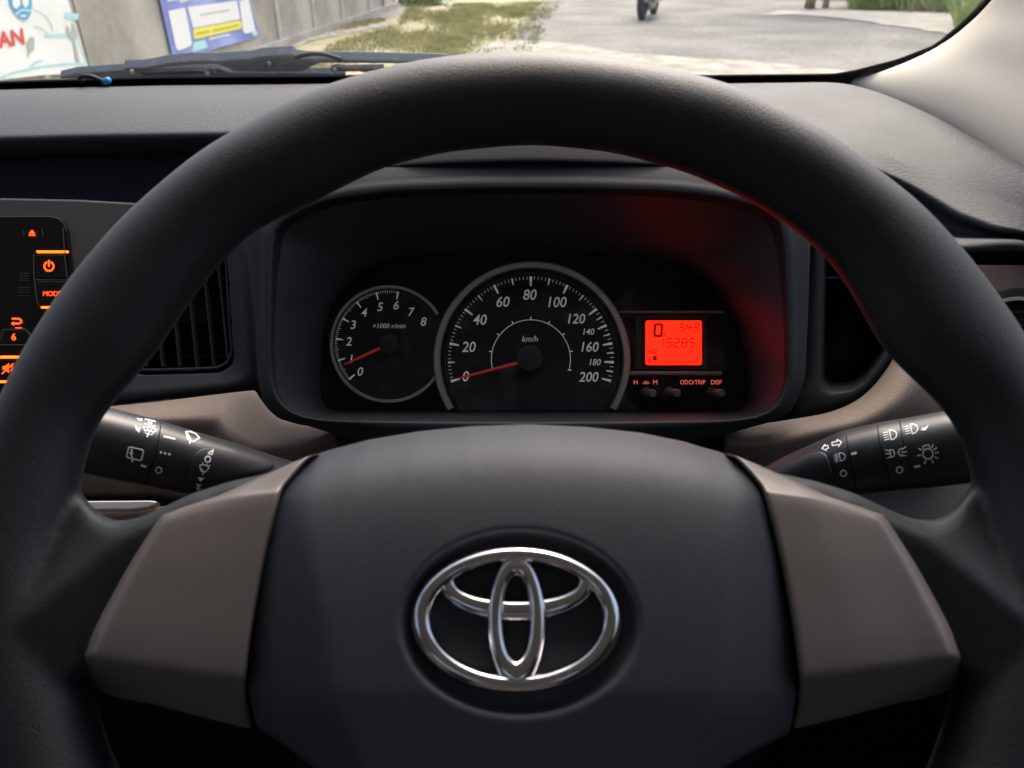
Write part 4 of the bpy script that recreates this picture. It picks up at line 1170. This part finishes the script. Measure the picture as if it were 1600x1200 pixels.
def patch(name, pts, z, m, n=90, jag=0.06, kind='structure'):
    q = resample(np.vstack([pts, pts[:1]]), n)[:-1]
    q = q + rng.normal(size=q.shape) * jag
    q = sm1(q, 1, True)
    return obj(name, [(x, y, z) for x, y in q], [tuple(range(len(q)))], m, None, smooth=False, kind=kind)
gp = lambda L: np.array([G(x, y)[:2] for x, y in L])
M_GRASSG = soft_ground('grassy_soil', (0.32, 0.32, 0.16), (0.48, 0.42, 0.28), 3.0)
M_SAND = soft_ground('pale_sand', (0.27, 0.25, 0.20), (0.50, 0.47, 0.40), 2.6)
M_PALE = soft_ground('pale_concrete', (0.42, 0.39, 0.32), (0.58, 0.54, 0.45), 2.5)
patch('verge', np.vstack([[(-3.6,3.0),(-3.5,7.5)], gp([(300,112)]) , gp([(500,50),(600,30),(700,6)]), [(-1.2,24)], [(2.0,26)], gp([(850,2),(830,30),(800,55),(790,80),(760,110)]), [(-0.8,6.5),(-1.2,3)]]), 0.006, M_GRASSG, n=260, jag=0.11)
patch('sand', np.vstack([gp([(700,95),(780,62),(880,66),(960,82),(1060,90),(1190,98),(1330,112)]), [(3.5,5.0),(-1.0,5.0)]]), 0.010, M_SAND, jag=0.05)
patch('pavement', gp([(1190,23),(1290,27),(1350,34),(1430,46),(1490,57),(1700,90),(1900,60),(1750,22),(1500,19),(1350,17),(1230,17)]), 0.012, M_PALE, n=220, jag=0.10)
patch('rubble_strip', np.vstack([gp([(340,112),(420,88),(500,62),(560,50),(600,42),(610,32),(560,38),(500,48),(420,72),(330,100)])]), 0.016, soft_ground('pale_rubble', (0.22,0.20,0.17), (0.62,0.58,0.52), 9), jag=0.04)

# wall on the left, in precast panels between posts
wa, wb = np.array([-3.62, 1.5]), np.array([-2.30, 16.5])
wdir = (wb - wa) / np.linalg.norm(wb - wa); wn = np.array([wdir[1], -wdir[0]])
WALL = WPl((wa[0], wa[1], 0), (wn[0], wn[1], 0))
def wall_s(px, py):
    p = WALL.at(px, py); return np.dot(p[:2] - wa, wdir)
def wall_box(name, s0, s1, z0, z1, h0, h1, m, parent, **kw):
    v = []
    for z in (z0, z1):
        for h_ in (h0, h1):
            for s_ in (s0, s1):
                p = wa + wdir * s_ + wn * h_; v.append((p[0], p[1], z))
    f = [(0, 1, 3, 2), (4, 6, 7, 5), (0, 4, 5, 1), (2, 3, 7, 6), (0, 2, 6, 4), (1, 5, 7, 3)]
    return obj(name, v, f, m, parent, smooth=False, **kw)
M_WALL = soft_ground('weathered_render', (0.30, 0.285, 0.255), (0.46, 0.44, 0.40), 1.4)
M_WALLP = soft_ground('pale_post_concrete', (0.60, 0.58, 0.55), (0.70, 0.68, 0.64), 3)
wall = empty('boundary_wall', (wa[0], wa[1], 0), 'long grey concrete boundary wall left of the road', 'wall')
s_a = wall_s(205, 60)
edges_s = sorted([wall_s(433, 30), wall_s(489, 25), wall_s(533, 20), wall_s(577, 14)])
pe = [0.0, wall_s(128, 60), wall_s(262, 60)] + edges_s + [15.3]
for a_, b_ in zip(pe[:-1], pe[1:]):
    wall_box('wall_panel', a_ + 0.01, b_ - 0.01, 0, 2.3, -0.12, 0.0, M_WALL, wall)
for s_ in edges_s:
    wall_box('joint_rib', s_ - 0.035, s_ - 0.012, 0, 2.3, 0.001, 0.018, M_WALLP, wall)
    wall_box('joint_rib', s_ + 0.02, s_ + 0.045, 0, 2.3, 0.001, 0.018, M_WALLP, wall)
wall_box('footing', 0, 15.3, 0, 0.10, 0.002, 0.05, M_WALL, wall)

# banners hung on the wall
M_BANW = soft_ground('banner_white', (0.84, 0.87, 0.86), (0.90, 0.92, 0.91), 2)
M_BBLUE = mat('banner_blue', (0.10, 0.42, 0.70), 0.6); M_BCYAN = mat('banner_cyan', (0.42, 0.74, 0.80), 0.6); M_BRED = mat('banner_red', (0.75, 0.07, 0.06), 0.6); M_BGREY = mat('banner_grey_green', (0.42, 0.48, 0.45), 0.6)
ban = slab('banner', [(-330,-260),(55,-190),(103,-10),(140,113),(60,118),(-60,132),(-200,150)], WALL, 0.02, 0.008, M_BANW, None, bev=0)
tag(ban, 'white and pale blue banner with red lettering on the wall at the left edge', 'banner')
acc = Acc(); quad_on(acc, WALL, [(12,-20),(48,-20),(50,-5),(50,10),(48,22),(44,30),(37,32),(30,29),(22,20),(15,8)], 0.024); acc.build('blue_badge', M_BBLUE, ban, smooth=False)
acc = Acc(); quad_on(acc, WALL, [(19,-6),(30,-6),(32,6),(26,14),(20,10)], 0.027); quad_on(acc, WALL, [(34,-6),(44,-6),(45,6),(40,13),(35,6)], 0.027)
for q in stroke_px([(25,23),(31,17),(38,15.5),(47,17)], 2) : quad_on(acc, WALL, q, 0.027)
for q in stroke_px([(33,25),(40,25)], 3): quad_on(acc, WALL, q, 0.0275)
acc.build('badge_highlight', M_BANW, ban, smooth=False)
acc = Acc(); text_on(acc, WALL, 'AN', 17, 59, 25, h=0.025, rot=math.radians(9), offset=0.03, xs=0.82); acc.build('red_lettering', M_BRED, ban, smooth=False)
acc = Acc()
for pts, wd_ in [([(-60,135),(-10,126),(20,114),(60,105),(100,100),(137,100)], 3.0), ([(70,56),(104,55)], 4.5), ([(104,24),(120,26)], 10), ([(113,28),(118,50),(135,97)], 1.6), ([(48,104),(56,97),(66,95)], 3)]:
    for q in stroke_px(pts, wd_): quad_on(acc, WALL, q, 0.024)
acc.build('cyan_print', M_BCYAN, ban, smooth=False)
acc = Acc()
quad_on(acc, WALL, [(48,57),(53,58),(54,66),(53,80),(48,80),(44,90),(43,88),(45,78),(41,72),(44,62)], 0.0245)
quad_on(acc, WALL, [(105,38),(110,50),(113,46),(112,37),(116,38),(120,50),(122,56),(118,64),(124,92),(125,98),(119,97),(114,64),(107,58),(103,50)], 0.0245)
for pts in ([(52,14),(70,24),(80,38),(82,50)], [(54,42),(64,44),(74,52)]):
    for q in stroke_px(pts, 1.2): quad_on(acc, WALL, q, 0.0242)
quad_on(acc, WALL, [(68,122),(74,116),(80,122)], 0.0245); quad_on(acc, WALL, [(121,110),(127,106),(130,111)], 0.0245)
acc.build('grey_print', M_BGREY, ban, smooth=False, kind='stuff')
M_POST = soft_ground('poster_blue_violet', (0.20, 0.24, 0.60), (0.36, 0.44, 0.80), 1.2)
pos = slab('poster', [(228,-90),(366,-90),(390,0),(406,56),(395,60),(350,72),(300,88),(271,93),(250,0)], WALL, 0.022, 0.006, M_POST, None, bev=0)
tag(pos, 'blue poster with white panels and a yellow strip on the grey wall', 'poster')
acc = Acc()
quad_on(acc, WALL, [(263,17),(289,12),(300,68),(297,72),(280,79),(275,76)], 0.026)
quad_on(acc, WALL, [(293,11),(370,1),(376,30),(302,44)], 0.026)
quad_on(acc, WALL, [(374,2),(388,-2),(399,46),(397,49),(384,53),(380,50)], 0.026)
for q in stroke_px([(262,1),(280,-2),(284,3),(300,-3)], 2.5) + stroke_px([(328,60.5),(336,59)], 3.2) + stroke_px([(338,58.5),(359,54)], 2.4): quad_on(acc, WALL, q, 0.026)
acc.build('white_panels', mat('poster_white', (0.82, 0.84, 0.85), 0.6), pos, smooth=False)
acc = Acc(); quad_on(acc, WALL, [(302,47),(304,45),(373,32),(377,34),(377.5,43),(376,45),(306,61),(303,60)], 0.028); acc.build('yellow_strip', mat('poster_yellow', (0.85, 0.80, 0.12), 0.6), pos, smooth=False)
acc = Acc()
for (x0, y0, x1, y1) in [(313,23.5,323,21.8),(324,21.5,336,19.5),(339,19,358,16)]:
    for q in stroke_px([(x0, y0), (x1, y1)], 2.6): quad_on(acc, WALL, q, 0.027)
acc.build('grey_lettering', mat('poster_grey', (0.45, 0.45, 0.5), 0.6), pos, smooth=False)
acc = Acc()
for (x0, y0, x1, y1) in [(307,53,327,49),(333,48,350,44.5),(352,44,372,39.5)]:
    for q in stroke_px([(x0, y0), (x1, y1)], 2.8): quad_on(acc, WALL, q, 0.030)
acc.build('olive_lettering', mat('poster_olive', (0.45, 0.42, 0.06), 0.6), pos, smooth=False)
acc = Acc(); quad_on(acc, WALL, [(303,66),(320,62),(325,74),(300,82)], 0.026); quad_on(acc, WALL, [(393,50),(401,46),(403,54),(396,57)], 0.026); acc.build('cyan_glow_print', M_BCYAN, pos, smooth=False, kind='stuff')

# grass
def blades(name, regions, m, hmin, hmax, wd_=0.012):
    acc_v, acc_f = [], []
    for (pts, cnt) in regions:
        pts = np.array(pts); x0, y0 = pts.min(0); x1, y1 = pts.max(0); c = 0; tries = 0
        while c < cnt and tries < cnt * 20:
            tries += 1
            x, y = rng.uniform(x0, x1), rng.uniform(y0, y1)
            ins = False; j = len(pts) - 1
            for i in range(len(pts)):
                if (pts[i, 1] > y) != (pts[j, 1] > y) and x < (pts[j, 0] - pts[i, 0]) * (y - pts[i, 1]) / (pts[j, 1] - pts[i, 1]) + pts[i, 0]: ins = not ins
                j = i
            if not ins: continue
            dens = math.sin(x * 2.1 + 1.3) * math.sin(y * 1.7 + x) + math.sin(x * 5.3) * 0.4
            if dens < rng.uniform(-1.2, 0.9): continue
            c += 1
            for _ in range(3):
                a = rng.uniform(0, 6.28); hh = rng.uniform(hmin, hmax); l = rng.uniform(0.2, 0.9) * hh
                bx, by = x + rng.normal() * 0.03, y + rng.normal() * 0.03
                k = len(acc_v); ww = wd_ * rng.uniform(0.6, 1.4)
                ca, sa = math.cos(a), math.sin(a)
                acc_v.extend([(bx - sa * ww / 2, by + ca * ww / 2, 0.006), (bx + sa * ww / 2, by - ca * ww / 2, 0.006), (bx + ca * l * .5, by + sa * l * .5, hh * .75), (bx + ca * l, by + sa * l, hh)])
                acc_f.extend([(k, k + 1, k + 2), (k, k + 2, k + 3)])
    return obj(name, acc_v, acc_f, m, None, smooth=False, kind='stuff')
M_GR1 = soft_ground('verge_grass', (0.30, 0.34, 0.13), (0.58, 0.50, 0.27), 2.2)
M_GR2 = soft_ground('tall_grass_leaf', (0.26, 0.36, 0.10), (0.55, 0.58, 0.24), 1.6)
o = blades('verge_grass', [(gp([(480,100),(520,70),(620,40),(640,10),(850,4),(800,40),(760,70),(700,112),(480,112)]), 6500), (gp([(700,112),(640,60),(700,10),(880,4),(850,40),(840,80),(820,112)]), 2500), (gp([(360,100),(420,82),(500,58),(600,36),(600,30),(500,46),(380,90)]), 900)], M_GR1, 0.02, 0.07)
tag(o, 'patchy short green and yellow grass on the verge beside the wall', 'grass')
o = blades('tall_grass', [(gp([(1330,16),(1400,17),(1520,22),(1540,45),(1490,52),(1520,30),(1560,16),(1800,10),(1800,2),(1330,6)]), 3500)], M_GR2, 0.15, 0.55, 0.03)
tag(o, 'tall bright green grass growing behind the pale pavement', 'grass')

# trees and greenery beyond
M_TRUNK = soft_ground('orange_brown_bark', (0.40, 0.24, 0.13), (0.55, 0.40, 0.26), 6)
M_TRUNK2 = soft_ground('pale_bark', (0.42, 0.38, 0.32), (0.60, 0.56, 0.5), 6)
M_LEAF = soft_ground('tree_leaf', (0.05, 0.09, 0.025), (0.12, 0.17, 0.05), 3)
def tree(px, py, r, ht, m, label, seed):
    b = G(px, py); e = empty('tree', b, label, 'tree', )
    rg_ = np.random.default_rng(seed)
    path = [b + np.array([0.06 * math.sin(i * 1.1 + seed), 0.05 * math.cos(i), ht * i / 6 - 0.02]) for i in range(7)]
    tr_ = tube('trunk', path, [r * (1.25 if i == 0 else 1 - i * 0.1) for i in range(7)], m, e, seg=12)
    for k in range(4):
        a = k * 1.6 + seed; s0 = path[4 + k % 3]
        tube('limb', [s0, s0 + np.array([math.cos(a) * .5, math.sin(a) * .5, .5]), s0 + np.array([math.cos(a) * 1.1, math.sin(a) * 1.1, .9])], [r * .5, r * .35, r * .15], m, tr_, seg=7)
    vs_, fs_ = [], []
    top = path[-1]
    for k in range(26):
        cc_ = top + rg_.normal(size=3) * np.array([1.1, 1.1, 0.6]) + np.array([0, 0, .4])
        for q in range(60):
            p = cc_ + rg_.normal(size=3) * 0.28; a = rg_.normal(size=3); a /= np.linalg.norm(a); c_ = np.cross(a, rg_.normal(size=3)); c_ /= np.linalg.norm(c_)
            j = len(vs_); vs_ += [p - a * .09, p + c_ * .04, p + a * .09, p - c_ * .04]; fs_.append((j, j + 1, j + 2, j + 3))
    obj('crown', vs_, fs_, M_LEAF, e, smooth=False)
tree(1262, 13, 0.085, 3.2, M_TRUNK, 'young tree with an orange-brown trunk behind the road, left of the pale one', 1)
tree(1287, 12, 0.055, 3.0, M_TRUNK2, 'thin tree with a pale grey trunk right of the orange-brown one', 2)
tree(1533, 14, 0.10, 3.4, M_TRUNK2, 'tree with a grey trunk beside the windscreen pillar at the upper right', 3)
tree(596, 20, 0.09, 3.2, M_TRUNK, 'tree with a brown trunk at the far end of the grey wall', 5)
def bush(px, py, w_, h_, label, seed):
    b = G(px, py); rg_ = np.random.default_rng(seed); vs_, fs_ = [], []
    for q in range(1500):
        u = rg_.normal(size=3); u /= np.linalg.norm(u); rr = rg_.uniform(.55, 1) * (0.8 + 0.3 * math.sin(u[0] * 5 + seed) * math.cos(u[1] * 4))
        p = b + np.array([u[0] * w_ * rr, u[1] * w_ * .6 * rr, abs(u[2]) * h_ * rr + .02]); a = rg_.normal(size=3); a /= np.linalg.norm(a); c_ = np.cross(a, rg_.normal(size=3)); c_ /= np.linalg.norm(c_)
        j = len(vs_); vs_ += [p - a * .06, p + c_ * .03, p + a * .06, p - c_ * .03]; fs_.append((j, j + 1, j + 2, j + 3))
    o = obj('bush', vs_, fs_, M_GR2, None, smooth=False, origin=b); tag(o, label, 'bush')
bush(660, 8, 0.5, 0.6, 'green bush on the verge near the far end of the wall', 7)
bush(1110, -12, 1.2, 1.2, 'dark low bush beyond the road left of the tree trunks', 8)
bush(1200, -8, 1.6, 1.4, 'dense bush behind the orange-brown tree', 9)
bush(1340, -4, 1.8, 1.6, 'dense bush behind the tall grass', 10)
hz = obj('far_field', [(-60, 24, 0.004), (90, 24, 0.004), (90, 120, 0.004), (-60, 120, 0.004)], [(0,1,2,3)], M_GRASSG, None, smooth=False, kind='structure')

# motorcycle with rider on the road, seen from behind at an angle
mb = G(1012, 26); moto = empty('motorcycle', mb, 'small grey motorcycle standing on the road ahead, only its wheels and footrests in view', 'motorcycle')
hd = math.radians(72)                               # heading from +X
fx = np.array([math.cos(hd), math.sin(hd), 0]); sx_ = np.array([-math.sin(hd), math.cos(hd), 0]); zz = np.array([0, 0, 1.0])
M_TYRE = mat('tyre', (0.06, 0.06, 0.06), 0.8); M_BODY = mat('grey_bike_body', (0.25, 0.26, 0.28), 0.3); M_MET = mat('bike_metal', (0.55, 0.55, 0.55), 0.3, metal=0.9)
def B(a, b, c): return mb + fx * a + sx_ * b + zz * c
def torus(name, c, R, r, ax1, ax2, m, parent, n=36, k=10):
    V = []
    axn = np.cross(ax1, ax2)
    for i in range(n):
        a = 2 * math.pi * i / n; dr = ax1 * math.cos(a) + ax2 * math.sin(a)
        for j in range(k):
            t_ = 2 * math.pi * j / k; V.append(c + dr * (R + r * math.cos(t_)) + axn * r * math.sin(t_))
    f = [(i * k + j, ((i + 1) % n) * k + j, ((i + 1) % n) * k + (j + 1) % k, i * k + (j + 1) % k) for i in range(n) for j in range(k)]
    return obj(name, V, f, m, parent)
for a_ in (-0.62, 0.62):
    wl = torus('wheel', B(a_, 0, 0.29), 0.245, 0.058, fx, zz, M_TYRE, moto)
    torus('wheel_rim', B(a_, 0, 0.29), 0.205, 0.012, fx, zz, M_MET, wl)
    tube('axle', [B(a_, -0.08, 0.29), B(a_, 0.08, 0.29)], 0.03, M_MET, wl)
    for k in range(8):
        an = k * math.pi / 4
        tube('spoke', [B(a_, 0, 0.29), B(a_, 0, 0.29) + (fx * math.cos(an) + zz * math.sin(an)) * 0.205], 0.006, M_MET, wl, seg=5)
tube('fork', [B(0.62, 0.07, 0.29), B(0.42, 0.07, 0.95)], 0.02, M_MET, moto); tube('fork', [B(0.62, -0.07, 0.29), B(0.42, -0.07, 0.95)], 0.02, M_MET, moto)
tube('engine', [B(-0.25, 0, 0.26), B(0, 0, 0.24), B(0.25, 0, 0.28)], [0.11, 0.14, 0.10], M_MET, moto, seg=14)
tube('body', [B(-0.85, 0, 0.72), B(-0.5, 0, 0.68), B(0, 0, 0.55), B(0.3, 0, 0.62), B(0.48, 0, 0.92)], [0.06, 0.13, 0.12, 0.11, 0.09], M_BODY, moto, seg=14)
tube('seat', [B(-0.7, 0, 0.80), B(-0.3, 0, 0.78), B(0.05, 0, 0.74)], [0.10, 0.13, 0.09], M_RUBBER, moto, seg=14)
tube('exhaust', [B(0.1, -0.14, 0.25), B(-0.3, -0.16, 0.27), B(-0.75, -0.18, 0.38)], [0.025, 0.045, 0.05], M_MET, moto, seg=12)
tube('handlebar', [B(0.35, 0.33, 1.02), B(0.42, 0, 0.98), B(0.35, -0.33, 1.02)], 0.016, M_RUBBER, moto)
tube('footrest', [B(-0.02, -0.25, 0.28), B(-0.02, 0.25, 0.28)], 0.015, M_RUBBER, moto)
